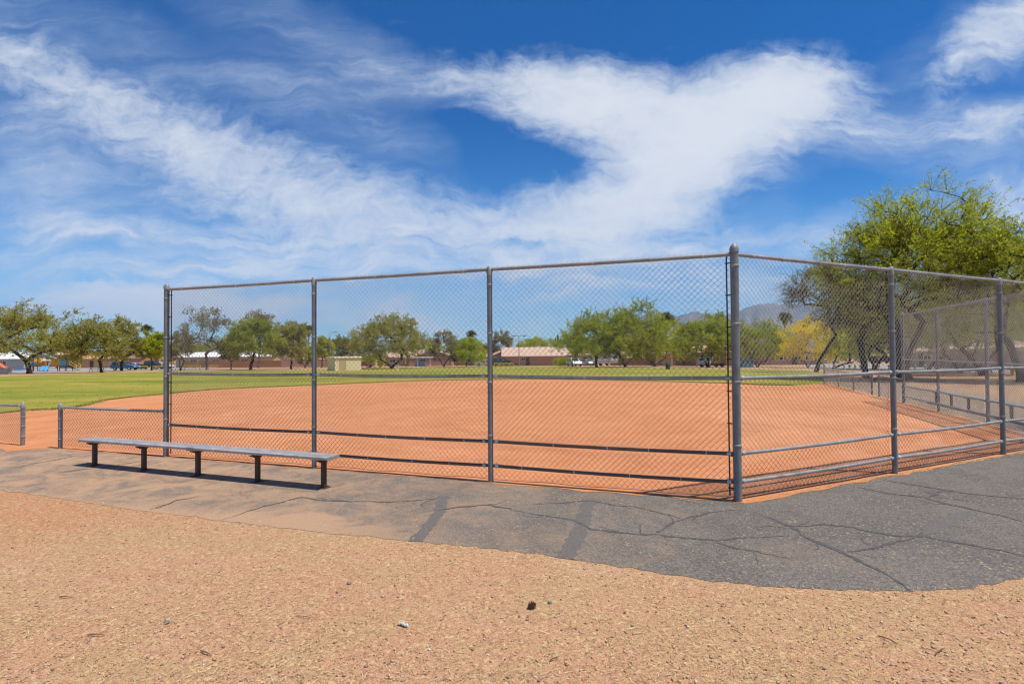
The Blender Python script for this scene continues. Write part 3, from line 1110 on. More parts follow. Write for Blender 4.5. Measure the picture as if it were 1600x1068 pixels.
def make_tree(name, base, crown_c, crown_r, label, seed, leaf='leaf_olive', nclump=70, twigs=7, per=11, twl=1.1, ln=.30, wd=.10, stems=1, fork=.35, droop=.1,
              up=.35, trunk_r=.22, bark='bark', lumpy=.3, group='trees round the park', inner=.30, lean=(0, 0), mist=0, category='tree', min_twig=.012):
    rng = np.random.default_rng(seed)
    base = np.array(base, float); cc = np.array(crown_c, float); cr = np.array(crown_r, float)
    hgt = cc[2] + cr[2] - base[2]
    # stems
    nodes, par = [base - base], [-1]
    cl = cc - base
    tips = []
    fz = max(hgt * fork * .72, .6)
    for s in range(stems):
        a = rng.uniform(0, 6.28) if stems > 1 else 0
        if stems > 1: a = 6.28 * s / stems + rng.uniform(-.5, .5)
        tgt = np.array([cl[0] * .45 + (math.cos(a) * cr[0] * .28 if stems > 1 else 0) + lean[0], cl[1] * .4 + (math.sin(a) * cr[1] * .28 if stems > 1 else 0) + lean[1], fz])
        prev = 0
        k = 5
        for i in range(1, k + 1):
            t = i / k
            p = tgt * np.array([t ** 1.4, t ** 1.4, t]) + rng.normal(0, .035 * fz ** .5, 3) * np.array([1, 1, .2])
            nodes.append(p); par.append(prev); prev = len(nodes) - 1
        tips.append(prev)
    # clump centres within a lumpy, flat-bottomed ellipsoid
    dirs = unit(rng.normal(size=(nclump, 3)))
    dirs[:, 2] = np.where(dirs[:, 2] < -.75, -dirs[:, 2] * .6, dirs[:, 2])
    dirs[:, 2] = np.where(dirs[:, 2] < 0, dirs[:, 2] * .92, dirs[:, 2])
    nclump_ = nclump
    lob = unit(rng.normal(size=(9, 3)))
    amp = rng.uniform(-.6, 1.0, 9)
    bump = (np.clip(dirs @ lob.T, 0, 1) ** 4 @ amp) * lumpy
    rr = (inner + (1 - inner) * rng.uniform(0, 1, nclump) ** .55) * (1 + np.clip(bump, -.4, .35))
    pts = cl + dirs * cr * (rr[:, None]) * .90
    order = np.argsort(np.linalg.norm(pts - np.array([cl[0] * .4, cl[1] * .4, fz]), axis=1))
    allowed = [i for i in range(len(nodes)) if nodes[i][2] > fz * .72]
    clump_nodes = []
    for ci in order:
        p = pts[ci]
        arr = np.array([nodes[i] for i in allowed])
        dv = p - arr
        dist = np.linalg.norm(dv, axis=1)
        cost = dist + .6 * np.clip(arr[:, 2] - p[2] + .2, 0, 9)
        par_i = allowed[int(np.argmin(cost))]
        a = nodes[par_i]
        L = np.linalg.norm(p - a)
        k = max(2, int(L / .9))
        prev = par_i
        mid = (a + p) / 2 + np.array([0, 0, .10 * L]) + rng.normal(0, .07 * L, 3)
        for i in range(1, k + 1):
            t = i / k
            q = (1 - t) ** 2 * a + 2 * t * (1 - t) * mid + t * t * p
            nodes.append(q); par.append(prev); prev = len(nodes) - 1
            allowed.append(prev)
        clump_nodes.append(prev)
    N = np.array(nodes); Pn = np.array(par)
    area = np.zeros(len(N))
    for c in clump_nodes: area[c] += 1
    for i in range(len(N) - 1, 0, -1): area[Pn[i]] += area[i]
    # pipe model
    area = np.maximum(area, .6)
    rd = (area / area[0]) ** .56 * trunk_r
    rd = np.maximum(rd, min_twig)
    i = np.arange(1, len(N))
    ra = rd[Pn[i]].copy(); rb = rd[i]
    ra = np.minimum(ra, rb * 1.45 + .01)
    low = N[i][:, 2] < fz * 1.02
    flare = N[Pn[i]][:, 2] < fz * .15
    ra = np.where(flare, ra * 1.35, ra)
    V1, Q1 = frusta(N[Pn[i]], N[i], ra, rb, 6)
    # twigs
    cn = N[clump_nodes]
    nt = len(cn) * twigs
    st = np.repeat(cn, twigs, 0) + rng.normal(0, twl * .16, (nt, 3))
    out = unit(np.repeat(unit((cn - cl) / cr), twigs, 0) * .9 + rng.normal(0, .75, (nt, 3)) + np.array([0, 0, up]))
    tl = twl * rng.uniform(.5, 1.3, nt)
    mid = st + out * tl[:, None] * .5
    end = st + out * tl[:, None] + np.array([0, 0, -1.0]) * droop * (tl ** 1.5)[:, None]
    src = np.repeat(cn, twigs, 0)
    w1 = np.full(nt, min_twig); w2 = np.full(nt, min_twig * .7); w3 = np.full(nt, min_twig * .35)
    V2, Q2 = frusta(np.concatenate([src, mid]), np.concatenate([mid, end]), np.concatenate([w1, w2]), np.concatenate([w2, w3]), 3)
    t = thing(name, base, label, category, group)
    V = np.concatenate([V1, V2]); Q = np.concatenate([Q1, Q2 + len(V1)])
    np_mesh('trunk', V, Q, bark, t, smooth=True)
    # leaves along the twigs
    u = rng.uniform(.15, 1.08, (nt, per))
    a, b, c = st[:, None], mid[:, None], end[:, None]
    ctr = (1 - u[..., None]) ** 2 * a + 2 * u[..., None] * (1 - u[..., None]) * b + u[..., None] ** 2 * c
    ctr = ctr.reshape(-1, 3) + rng.normal(0, ln * .42, (nt * per, 3))
    dl = unit(np.repeat(unit(end - st), per, 0) * .8 + rng.normal(0, .7, (nt * per, 3)))
    V, Q = leaves_mesh(ctr, dl, ln, wd, rng)
    np_mesh('crown', V, Q, leaf, t)
    if mist:                                                   # dark hanging clumps of mistletoe in the crown
        pick = rng.choice(len(cn), mist, replace=False)
        cs, ds = [], []
        for k in pick:
            m = 420
            off = rng.normal(0, .42, (m, 3)) * np.array([1, 1, 1.2])
            cs.append(cn[k] + off); ds.append(unit(rng.normal(0, .5, (m, 3)) + np.array([0, 0, -1])))
        V, Q = leaves_mesh(np.concatenate(cs), np.concatenate(ds), .26, .04, rng)
        np_mesh('mistletoe', V, Q, 'mistletoe', t)
    return t


def ptree(bx, Y, box, label, seed, depth=.9, **kw):
    """tree standing at photo column bx, Y metres out, with its crown filling the photo box (left, right, top, bottom)"""
    l, r, t, b = box
    base = at(bx, 560, Y); base.z = gz(Y)
    p0 = at(l, (t + b) / 2, Y); p1 = at(r, (t + b) / 2, Y)
    pt = at((l + r) / 2, t, Y); pb = at((l + r) / 2, b, Y)
    c = (p0 + p1) / 2; c.z = (pt.z + pb.z) / 2
    rx = abs(p1.x - p0.x) / 2; rz = (pt.z - pb.z) / 2
    sc = max(.6, min(1.4, Y / 90))
    k = dict(ln=.36 * sc, wd=.15 * sc, twl=max(.5, min(rx, rz) * .32), trunk_r=.020 * (pt.z - base.z) + .06)
    k.update(kw)
    if k.get('leaf') != 'leaf_grey':
        k['nclump'] = int(k['nclump'] * 1.35); k['per'] = int(k.get('per', 11) * 1.25)
    k['trunk_r'] *= .85
    return make_tree(k.pop('name', 'mesquite_tree'), base, c, (rx, rx * depth, rz), label, seed, **k)


# left side of the park
ptree(46, 75, (-42, 116, 476, 574), 'big spreading mesquite shading the playground, leftmost tree in the photo', 1, leaf='leaf_olive', nclump=130, twigs=8, per=11, stems=1, fork=.26, trunk_r=.36, droop=.25, bark='bark_dark')
ptree(159, 78, (112, 188, 500, 574), 'dark mesquite with a single thin trunk beside the blue parked car', 2, leaf='leaf_olive', nclump=80, twigs=7, per=10, fork=.33, trunk_r=.2, bark='bark_dark')
ptree(190, 92, (165, 218, 495, 573), 'brownish mesquite whose trunk stands in front of the blue parked car', 3, leaf='leaf_olive', nclump=75, twigs=7, per=9, fork=.33, trunk_r=.2, bark='bark_dark')
ptree(237, 96, (216, 262, 522, 566), 'small bright green round tree under the lone palm, left of the backstop end post', 4, leaf='leaf_bright', nclump=60, twigs=7, per=12, fork=.35, trunk_r=.14)
ptree(282, 92, (262, 302, 512, 568), 'grey green slanting multi-stemmed tree just inside the first fence bay', 5, leaf='leaf_grey', nclump=55, twigs=6, per=8, stems=3, fork=.3, trunk_r=.16)
ptree(323, 95, (284, 357, 479, 560), 'tall airy half bare tree in the first fence bay', 6, leaf='leaf_grey', nclump=80, twigs=6, per=6, stems=1, fork=.35, trunk_r=.24, up=.9, lumpy=.5, bark='twig_grey')
ptree(361, 98, (345, 378, 528, 568), 'small mesquite with a thin trunk between the airy tree and the dense green tree', 7, leaf='leaf_dark', nclump=40, twigs=6, per=10, fork=.35, trunk_r=.12, bark='bark_dark')
ptree(392, 92, (352, 441, 500, 566), 'dense rounded green tree with the widest crown in the first fence bay', 8, leaf='leaf_green', nclump=120, twigs=8, per=12, fork=.28, trunk_r=.28, bark='bark_dark')
ptree(404, 122, (384, 434, 482, 540), 'grey brown thin topped tree rising behind the dense green tree', 9, leaf='leaf_grey', nclump=55, twigs=6, per=6, fork=.4, trunk_r=.24, up=.7, bark='twig_grey')
ptree(455, 98, (430, 483, 504, 566), 'olive mesquite with a straight dark trunk just left of the second fence post', 10, leaf='leaf_olive', nclump=80, twigs=7, per=11, fork=.33, trunk_r=.2, bark='bark_dark')
ptree(476, 112, (466, 492, 540, 574), 'low leaning shrubby tree at the foot of the second fence post', 11, leaf='leaf_green', nclump=25, twigs=6, per=9, stems=2, fork=.3, trunk_r=.1)
ptree(503, 122, (488, 519, 527, 566), 'light green bushy tree left of the tan shed', 12, leaf='leaf_bright', nclump=50, twigs=7, per=12, fork=.25, trunk_r=.14)
ptree(540, 165, (520, 566, 523, 564), 'dusky tree line clump rising behind the tan shed roof', 13, leaf='leaf_dark', nclump=70, twigs=7, per=10, fork=.2, trunk_r=.2)
ptree(612, 98, (550, 672, 492, 573), 'large wide domed mesquite right of the tan shed', 14, leaf='leaf_olive', nclump=140, twigs=8, per=11, stems=2, fork=.24, trunk_r=.36, droop=.15, bark='bark_dark')
ptree(585, 108, (566, 602, 556, 573), 'low yellow green bush beside the tan shed', 15, leaf='leaf_bright', name='shrub', nclump=24, twigs=6, per=10, stems=3, fork=.2, trunk_r=.06, category='shrub', group='shrubs by the houses')
ptree(693, 112, (670, 718, 518, 570), 'grey topped twin trunked tree between the large domed mesquite and the third post', 16, leaf='leaf_grey', nclump=60, twigs=6, per=8, stems=2, fork=.3, trunk_r=.2, bark='bark_dark')
ptree(728, 114, (702, 762, 528, 572), 'light green round tree left of the third fence post', 17, leaf='leaf_bright', nclump=65, twigs=7, per=11, fork=.3, trunk_r=.16)
ptree(686, 160, (668, 690, 528, 566), 'low pale green tree peeping out behind the domed mesquite', 18, leaf='leaf_green', nclump=30, twigs=6, per=10, fork=.25, trunk_r=.14)
ptree(789, 168, (766, 808, 519, 562), 'tall grey green tree behind the pink house gable, right of the third post', 19, leaf='leaf_grey', nclump=70, twigs=7, per=11, fork=.25, trunk_r=.24)
ptree(760, 170, (742, 780, 536, 562), 'olive bushy tree behind the white garage', 20, leaf='leaf_olive', nclump=40, twigs=7, per=10, fork=.2, trunk_r=.16)
ptree(838, 178, (806, 876, 526, 560), 'wide bright green tree behind the pink house roof ridge', 21, leaf='leaf_bright', nclump=80, twigs=7, per=11, fork=.2, trunk_r=.22)
ptree(888, 150, (864, 914, 522, 568), 'green tree beside the two saguaros', 22, leaf='leaf_green', nclump=55, twigs=7, per=11, fork=.25, trunk_r=.18)
ptree(932, 92, (876, 982, 486, 574), 'tall feathery green tree in front of the camper trailer', 23, leaf='leaf_green', nclump=120, twigs=8, per=10, stems=1, fork=.3, trunk_r=.3, lumpy=.45, bark='bark_dark')
ptree(977, 94, (936, 1034, 482, 573), 'tallest bushy tree in the row behind the long fence bay, with forked trunk', 24, leaf='leaf_green', nclump=120, twigs=8, per=10, stems=2, fork=.3, trunk_r=.3, lumpy=.45, bark='bark_dark')
ptree(1022, 98, (985, 1078, 504, 572), 'light green spreading tree left of the stout palm', 25, leaf='leaf_bright', nclump=85, twigs=7, per=11, stems=2, fork=.25, trunk_r=.2)
ptree(1107, 84, (1052, 1156, 494, 572), 'wide green tree over the white truck, left of the corner post', 26, leaf='leaf_green', nclump=110, twigs=8, per=11, stems=3, fork=.25, trunk_r=.24, bark='bark_dark')
ptree(1183, 82, (1142, 1228, 500, 576), 'green bushy tree by the blue dumpster, right of the corner post', 27, leaf='leaf_green', nclump=85, twigs=7, per=11, stems=2, fork=.2, trunk_r=.2)
# right side of the park
ptree(1262, 74, (1216, 1318, 497, 572), 'yellow flowering palo verde, the only yellow crown in the photo', 28, leaf='leaf_yellow', name='palo_verde_tree', nclump=90, twigs=7, per=11, stems=2, fork=.25, trunk_r=.17)
ptree(1302, 66, (1290, 1400, 505, 572), 'bright green palo verde right of the yellow flowering tree', 29, leaf='leaf_bright', name='palo_verde_tree', nclump=90, twigs=7, per=10, stems=2, fork=.25, trunk_r=.2, bark='bark_dark')
ptree(1366, 60, (1326, 1424, 470, 570), 'dark green mesquite standing just behind the giant tree', 30, leaf='leaf_dark', nclump=100, twigs=7, per=9, stems=2, fork=.3, trunk_r=.26, bark='bark_dark')
ptree(1275, 52, (1216, 1322, 408, 500), 'leaning half bare tree with grey twigs against the mountains', 31, leaf='leaf_grey', nclump=90, twigs=8, per=4, stems=1, fork=.45, trunk_r=.2, lumpy=.5, ln=.17, wd=.06, twl=1.2, up=.5, bark='bark_dark', mist=7, lean=(2.2, 0))
big = at(1412, 560, 33.0); big.z = gz(33)
make_tree('mesquite_tree', big, (big.x + 1.45, 33.5, 7.05), (5.0, 4.6, 4.7), 'giant old mesquite towering over the right wing of the backstop', 37, leaf='leaf_bright', nclump=330, twigs=9, per=15, twl=1.5, ln=.20, wd=.055,
          stems=3, fork=.42, trunk_r=.38, bark='bark_dark', lumpy=.30, droop=.16, inner=.20, mist=26, up=.75, min_twig=.010)
b7 = at(1352, 560, 37.0); b7.z = gz(37)
make_tree('mesquite_tree', b7, (b7.x - .5, 37.5, 5.1), (2.6, 2.4, 2.9), 'dark drooping mesquite between the leaning half bare tree and the giant one', 39, leaf='leaf_dark', nclump=95, twigs=8, per=12, twl=1.2, ln=.20, wd=.065,
          stems=1, fork=.45, trunk_r=.20, bark='bark_dark', lumpy=.6, droop=.35, up=.1, min_twig=.011, mist=16)
b6 = at(1535, 560, 40.0); b6.z = gz(40)
make_tree('mesquite_tree', b6, (b6.x, 40.5, 4.6), (4.4, 3.2, 3.2), 'soft leafy mesquite filling the gap right of the giant one', 38, leaf='leaf_green', nclump=150, twigs=8, per=14, twl=1.3, ln=.22, wd=.075,
          stems=2, fork=.35, trunk_r=.2, bark='bark_dark', lumpy=.35, droop=.25, up=.5, min_twig=.011)
b2 = at(1597, 560, 29.5); b2.z = gz(29.5)
make_tree('mesquite_tree', b2, (b2.x + .3, 30.0, 5.8), (4.1, 3.6, 3.2), 'leafy mesquite with a dark trunk at the right edge of the photo', 33, leaf='leaf_green', nclump=210, twigs=8, per=17, twl=1.2, ln=.19, wd=.062,
          stems=2, fork=.4, trunk_r=.22, bark='bark_dark', lumpy=.45, droop=.25, up=.5, min_twig=.011)
b3 = at(1500, 560, 46.0); b3.z = gz(46)
make_tree('mesquite_tree', b3, (b3.x + .6, 46, 3.6), (4.8, 3.2, 2.4), 'thin leaning mesquite before the low tan house on the right', 34, leaf='leaf_olive', nclump=120, twigs=8, per=12, twl=1.2, ln=.25, wd=.09,
          stems=2, fork=.35, trunk_r=.17, bark='bark_dark', lumpy=.4, droop=.2, min_twig=.012)
b4 = at(1450, 560, 58.0); b4.z = gz(58)
make_tree('mesquite_tree', b4, (b4.x, 58, 4.2), (6.2, 3.2, 3.6), 'olive mesquite behind the far backstop wing, left of the low tan house', 35, leaf='leaf_olive', nclump=130, twigs=8, per=13, twl=1.4, ln=.30, wd=.12, stems=2, fork=.25, trunk_r=.18, bark='bark_dark')
b5 = at(1560, 560, 72.0); b5.z = gz(72)
make_tree('mesquite_tree', b5, (b5.x + 2, 72, 5.6), (8.5, 3.6, 3.8), 'broad olive tree behind the low tan house on the right', 36, leaf='leaf_olive', nclump=140, twigs=8, per=13, twl=1.4, ln=.32, wd=.12, stems=2, fork=.3, trunk_r=.22, bark='bark_dark')

# low far tree belts that show between the named trees, each clump a tree
far = [(-30, 150, 520, 'grey green far tree behind the playground at the left edge'), (88, 150, 516, 'far olive tree behind the playground roof'), (135, 160, 524, 'far tree between the playground and the dark thin trunked mesquite'),
       (215, 170, 530, 'far tree behind the blue parked car'), (262, 170, 534, 'far tree hidden by the backstop end post'), (300, 175, 536, 'far tree above the white roof, left of the airy tree'),
       (345, 175, 534, 'far tree above the white roof, right of the airy tree'), (440, 175, 534, 'far tree above the end of the brown plank fence'), (640, 180, 536, 'far tree behind the house with the white carport'),
       (700, 185, 538, 'far tree behind the twin trunked tree'), (925, 165, 536, 'far tree behind the camper trailer'), (985, 165, 534, 'far tree behind the forked trunk tree'),
       (1045, 160, 532, 'far tree behind the stout palm'), (1085, 160, 530, 'far tree above the house with the porch posts'), (1150, 150, 526, 'far tree hidden behind the corner post'), (1215, 140, 522, 'far tree left of the yellow palo verde'),
       (1330, 120, 528, 'far tree behind the bright palo verde'), (1480, 110, 516, 'far tree above the little roof beyond the wing'), (1585, 110, 508, 'far tree at the right edge behind the brick wall')]
lf = ['leaf_olive', 'leaf_green', 'leaf_dark', 'leaf_olive', 'leaf_bright']
for i, (x, Y, t, lb) in enumerate(far):
    w = 34 + (i * 7) % 16
    ptree(x, Y, (x - w, x + w, t - 2, 572), lb, 200 + i, leaf=lf[i % 5], name='far_tree', nclump=62, twigs=7, per=10, fork=.2, trunk_r=.16, stems=2)


def palm(bx, Y, topy, label, seed, r=1.5, skirt=True, tr=.2):
    rng = np.random.default_rng(seed)
    b = at(bx, 560, Y); b.z = gz(Y)
    h = at(bx, topy, Y).z - b.z - r * .6
    t = thing('palm_tree', b, label, 'palm tree', 'palms on the skyline')
    m = MB()
    m.tube([(0, 0, -.2), (.02, 0, h * .3), (.05, .02, h * .7), (.06, 0, h)], [tr * 1.3, tr, tr * .9, tr * .95], 9)
    m.build('trunk', 'palm_trunk', t)
    cs, ds = [], []
    for k in range(46):
        a = rng.uniform(0, 6.28); e = rng.uniform(-.5, 1.35)
        d = np.array([math.cos(a) * math.cos(e), math.sin(a) * math.cos(e), math.sin(e)])
        for j in range(9):
            f = (j + 1) / 9
            p = np.array([.06, 0, h]) + d * r * f + np.array([0, 0, -.5 * r * f * f])
            for _ in range(3):
                cs.append(p + rng.normal(0, .10 * r * f, 3)); ds.append(unit(d + rng.normal(0, .45, 3) + np.array([0, 0, -.5 * f])))
    V, Q = leaves_mesh(np.array(cs), np.array(ds), .42 * r, .07 * r, rng)
    np_mesh('crown', V, Q, 'leaf_palm', t)
    if skirt:
        cs, ds = [], []
        for k in range(420):
            a = rng.uniform(0, 6.28); z = rng.uniform(0, 1)
            rr = r * (.16 + .36 * (1 - z) * rng.uniform(.5, 1))
            cs.append((.06 + math.cos(a) * rr, math.sin(a) * rr, h - z * r * 1.15)); ds.append(unit(np.array([math.cos(a) * .3, math.sin(a) * .3, -1.0]) + rng.normal(0, .2, 3)))
        V, Q = leaves_mesh(np.array(cs), np.array(ds), .5 * r, .07 * r, rng)
        np_mesh('skirt', V, Q, 'leaf_straw', t)
    return t


palm(228, 175, 507, 'lone palm with a dark crown above the small bright green tree on the left', 61, 1.9)
palm(482, 175, 508, 'palm with a pale dead skirt beside the second fence post', 62, 2.0)
palm(522, 170, 530, 'short palm just left of the tan shed roof', 63, 1.9)
palm(736, 190, 516, 'palm with a pinkish skirt left of the third fence post', 64, 1.9)
palm(1041, 135, 488, 'stout palm with a brown skirt against the mountains', 65, 2.3, tr=.26)
palm(1227, 140, 488, 'palm with a brown skirt just right of the corner post', 66, 1.9)


def saguaro(bx, Y, topy, label, arms):
    b = at(bx, 560, Y); b.z = gz(Y)
    h = at(bx, topy, Y).z - b.z
    t = thing('saguaro_cactus', b, label, 'cactus', 'saguaros beside the pink house')
    m = MB()
    n = 18
    rows = [(0, .24), (h * .3, .30), (h * .7, .31), (h * .93, .25), (h * .985, .14), (h, .02)]
    vs, fs = [], []
    for z, r in rows:
        for j in range(n):
            q = 6.2832 * j / n
            k = r * (1.0 if j % 2 else .84)
            vs.append((k * math.cos(q), k * math.sin(q), z))
    for i in range(len(rows) - 1):
        for j in range(n): fs.append((i * n + j, i * n + (j + 1) % n, (i + 1) * n + (j + 1) % n, (i + 1) * n + j))
    m.add(vs, fs, True)
    m.build('stem', 'cactus_skin', t)
    for (sx, z, l) in arms:
        a = MB()
        a.tube([(sx * .2, 0, h * z), (sx * .75, 0, h * z + .05), (sx * .85, 0, h * z + .4), (sx * .85, 0, h * z + l), (sx * .85, 0, h * z + l + .15)], [.17, .17, .18, .17, .05], 9)
        a.build('arm', 'cactus_skin', t)


saguaro(872, 150, 521, 'taller of the two saguaro columns behind the pink house', [(1, .45, 1.2)])
saguaro(868.2, 155, 527, 'shorter saguaro column just left of the taller one', [])

# hedge by the pink house
hb = at(879, 560, 112); hb.z = gz(112)
make_tree('hedge', hb, (hb.x, 112, hb.z + .85), (2.0, 1.0, .85), 'clipped yellow green hedge at the corner of the pink house', 81, leaf='leaf_bright', nclump=60, twigs=7, per=12, twl=.5, ln=.22, wd=.10, stems=3, fork=.15, trunk_r=.05,
          lumpy=.08, group='shrubs by the houses', category='hedge')

# ------------------------------------------------------------------ buildings


def house(bx, Y, w, dep, eave, ridge, label, wall='wall_pink', roof='roof_tan', rz=0.0, style='gable_x', wins=(), doors=(), over=.5, name='house', group='houses across the street', chimney=None, flat=False):
    """walls, overhanging pitched roof, framed windows and doors; +x along the front, front at y = -dep/2"""
    b = at(bx, 560, Y); b.z = gz(Y)
    t = thing(name, b, label, 'house' if name == 'house' else name.replace('_', ' '), group, rz)
    m = MB()
    m.box((0, 0, eave / 2 - .15), (w, dep, eave + .3))
    if style == 'gable_x':                                      # ridge along x, gable ends filled
        m.prism([(-dep / 2, eave), (dep / 2, eave), (0, ridge - .12)], 'x', -w / 2, w / 2)
    elif style == 'gable_y':
        m.prism([(-w / 2, eave), (w / 2, eave), (0, ridge - .12)], 'y', -dep / 2, dep / 2)
    m.build('wall', wall, t)
    r = MB()
    ov = over
    th = .16
    if style == 'gable_x':
        sl = (ridge - eave) / (dep / 2)
        for s in (-1, 1):
            r.add([(-w / 2 - ov, 0, ridge), (w / 2 + ov, 0, ridge), (w / 2 + ov, s * (dep / 2 + ov), eave - sl * ov), (-w / 2 - ov, s * (dep / 2 + ov), eave - sl * ov),
                   (-w / 2 - ov, 0, ridge + th), (w / 2 + ov, 0, ridge + th), (w / 2 + ov, s * (dep / 2 + ov), eave - sl * ov + th), (-w / 2 - ov, s * (dep / 2 + ov), eave - sl * ov + th)],
                  [(0, 1, 2, 3), (4, 5, 6, 7), (2, 3, 7, 6), (0, 3, 7, 4), (1, 2, 6, 5), (0, 1, 5, 4)])
    elif style == 'gable_y':
        sl = (ridge - eave) / (w / 2)
        for s in (-1, 1):
            r.add([(0, -dep / 2 - ov, ridge), (0, dep / 2 + ov, ridge), (s * (w / 2 + ov), dep / 2 + ov, eave - sl * ov), (s * (w / 2 + ov), -dep / 2 - ov, eave - sl * ov),
                   (0, -dep / 2 - ov, ridge + th), (0, dep / 2 + ov, ridge + th), (s * (w / 2 + ov), dep / 2 + ov, eave - sl * ov + th), (s * (w / 2 + ov), -dep / 2 - ov, eave - sl * ov + th)],
                  [(0, 1, 2, 3), (4, 5, 6, 7), (2, 3, 7, 6), (0, 3, 7, 4), (1, 2, 6, 5), (0, 1, 5, 4)])
    elif style == 'hip':
        a = w / 2 + ov; c = dep / 2 + ov; k = max(.3, w / 2 - dep / 2)
        r.add([(-a, -c, eave), (a, -c, eave), (a, c, eave), (-a, c, eave), (-k, 0, ridge), (k, 0, ridge), (-a, -c, eave - th), (a, -c, eave - th), (a, c, eave - th), (-a, c, eave - th)],
              [(0, 1, 5, 4), (1, 2, 5), (2, 3, 4, 5), (3, 0, 4), (0, 1, 7, 6), (1, 2, 8, 7), (2, 3, 9, 8), (3, 0, 6, 9), (6, 7, 8, 9)])
    else:
        r.box((0, 0, eave + .12), (w + 2 * ov, dep + 2 * ov, .24), bev=.03)
    ro = r.build('roof', roof, t)
    f = MB()
    z = eave - (.0 if style in ('hip', 'flat') else (ridge - eave) / ((dep if style == 'gable_x' else w) / 2) * ov)
    f.box((0, -dep / 2 - ov - .03, z + .02), (w + 2 * ov, .05, .24))
    f.build('fascia', 'fascia', ro)
    if chimney:
        c = MB(); c.box((chimney, 0, ridge + .2), (.6, .6, 1.0), bev=.04); c.build('chimney', 'wall_brick', ro)
    for (x, z, ww, hh) in wins:
        fr = MB()
        y = -dep / 2 - .03
        for (cx, cz, sx, sz) in ((x, z + hh / 2, ww + .16, .08), (x, z - hh / 2, ww + .16, .08), (x - ww / 2 - .04, z, .08, hh - .08), (x + ww / 2 + .04, z, .08, hh - .08), (x, z, .05, hh - .08)):
            fr.box((cx, y, cz), (sx, .10, sz))
        fo = fr.build('window', 'trim_white', t)
        g = MB(); g.box((x, -dep / 2 - .012, z), (ww, .04, hh)); g.build('pane', 'glass_dark', fo)
    for (x, ww, hh, mt) in doors:
        d = MB(); d.box((x, -dep / 2 - .025, hh / 2), (ww, .07, hh), bev=.02)
        do = d.build('door', mt, t)
        k = MB(); k.box((x + ww * .36, -dep / 2 - .09, hh * .48), (.06, .06, .06), bev=.01); k.build('handle', 'rim', do)
    return t


house(10, 128, 16, 8, 2.6, 3.9, 'long grey white house behind the orange slide at the left edge', 'wall_grey', 'roof_white', wins=((-4, 1.5, 1.6, 1.1), (3, 1.5, 1.6, 1.1)), doors=((0, 1, 2.1, 'door_brown'),))
house(152, 158, 16, 8, 2.8, 4.6, 'orange tan house with a dark porch, between playground and the blue parked car', 'wall_tan', 'roof_orange', wins=((-4, 1.5, 1.8, 1.2),), doors=((1.5, 1.1, 2.1, 'trim_dark'),))
house(196, 162, 14, 8, 2.9, 4.6, 'brown brick house half hidden behind the blue parked car', 'wall_brick', 'roof_brown', wins=((-3, 1.5, 1.8, 1.2), (3, 1.5, 1.8, 1.2)), doors=((0, 1.1, 2.1, 'trim_dark'),))
house(362, 150, 26, 9, 2.9, 4.1, 'long low house with a white roof rising above the brown plank fence', 'wall_tan', 'roof_white', wins=((-8, 1.6, 1.8, 1.1), (-2, 1.6, 1.8, 1.1), (6, 1.6, 1.8, 1.1)), doors=((2, 1.1, 2.1, 'door_brown'),))
house(540, 168, 11, 8, 2.8, 3.8, 'white roofed house showing over the tan shed', 'wall_white', 'roof_white', wins=((-2, 1.6, 1.6, 1.1),), doors=((2, 1.1, 2.1, 'trim_dark'),))
house(634, 142, 9.5, 8, 2.5, 4.2, 'pink walled house with a tan roof right of the large domed mesquite', 'wall_pink', 'roof_tan', wins=((-2.6, 1.4, 1.4, 1.0),), doors=((3.4, 1.0, 2.1, 'trim_dark'),))
house(680, 140, 9.5, 8, 2.5, 4.0, 'pink tan house with a brown wooden gate behind the twin trunked tree', 'wall_pink', 'roof_tan', style='gable_y', wins=((-2.6, 1.4, 1.4, 1.0),), doors=((1.2, 2.2, 1.9, 'wood_fence'),))
house(725, 146, 8.5, 8, 2.5, 3.4, 'pale house with dark porch posts left of the third fence post', 'wall_tan', 'roof_brown', style='flat', wins=((-2, 1.4, 1.4, 1.0), (1.5, 1.4, 1.4, 1.0)), doors=((3, 1.0, 2.1, 'trim_dark'),))
house(755, 138, 5.4, 7, 2.3, 3.0, 'white garage front under an orange tan roof at the third fence post', 'wall_grey', 'roof_orange', style='gable_x', wins=(), doors=((0, 4.2, 2.0, 'trim_white'),))
ph = house(836, 132, 15.5, 10, 2.45, 4.4, 'wide pink house with a tan gabled roof in the middle of the long fence bay', 'wall_pink', 'roof_tan', style='gable_x', wins=((-3.0, 1.6, 1.0, .8),), doors=((-2.0, .95, 2.05, 'trim_dark'),), over=.6)
house(783, 136, 6.4, 8, 2.3, 3.6, 'gabled end wing of the pink house behind the white and maroon cars', 'wall_grey', 'roof_orange', style='gable_y', wins=((0, 1.3, 1.4, .9),), doors=((2.2, .9, 2.0, 'trim_dark'),), rz=.15)
house(908, 128, 6.0, 7, 2.4, 3.1, 'low tan carport house between the hedge and the camper trailer', 'wall_tan', 'roof_white', style='flat', wins=((-1.5, 1.4, 1.2, .9),), doors=((1.2, 2.2, 1.9, 'trim_dark'),))
house(1056, 112, 8.0, 8, 2.5, 3.4, 'tan house with pale porch posts behind the light green spreading tree', 'wall_tan', 'roof_white', style='flat', wins=((0.2, 1.4, 1.6, 1.0),), doors=((2.6, 1.0, 2.1, 'plastic_maroon'),))
house(1115, 104, 9.5, 8, 2.6, 3.8, 'orange brown house behind the white truck', 'wall_brick', 'roof_orange', style='gable_x', wins=((-2.5, 1.5, 1.4, 1.0), (2.5, 1.5, 1.4, 1.0)), doors=((0, 1.0, 2.1, 'trim_dark'),))
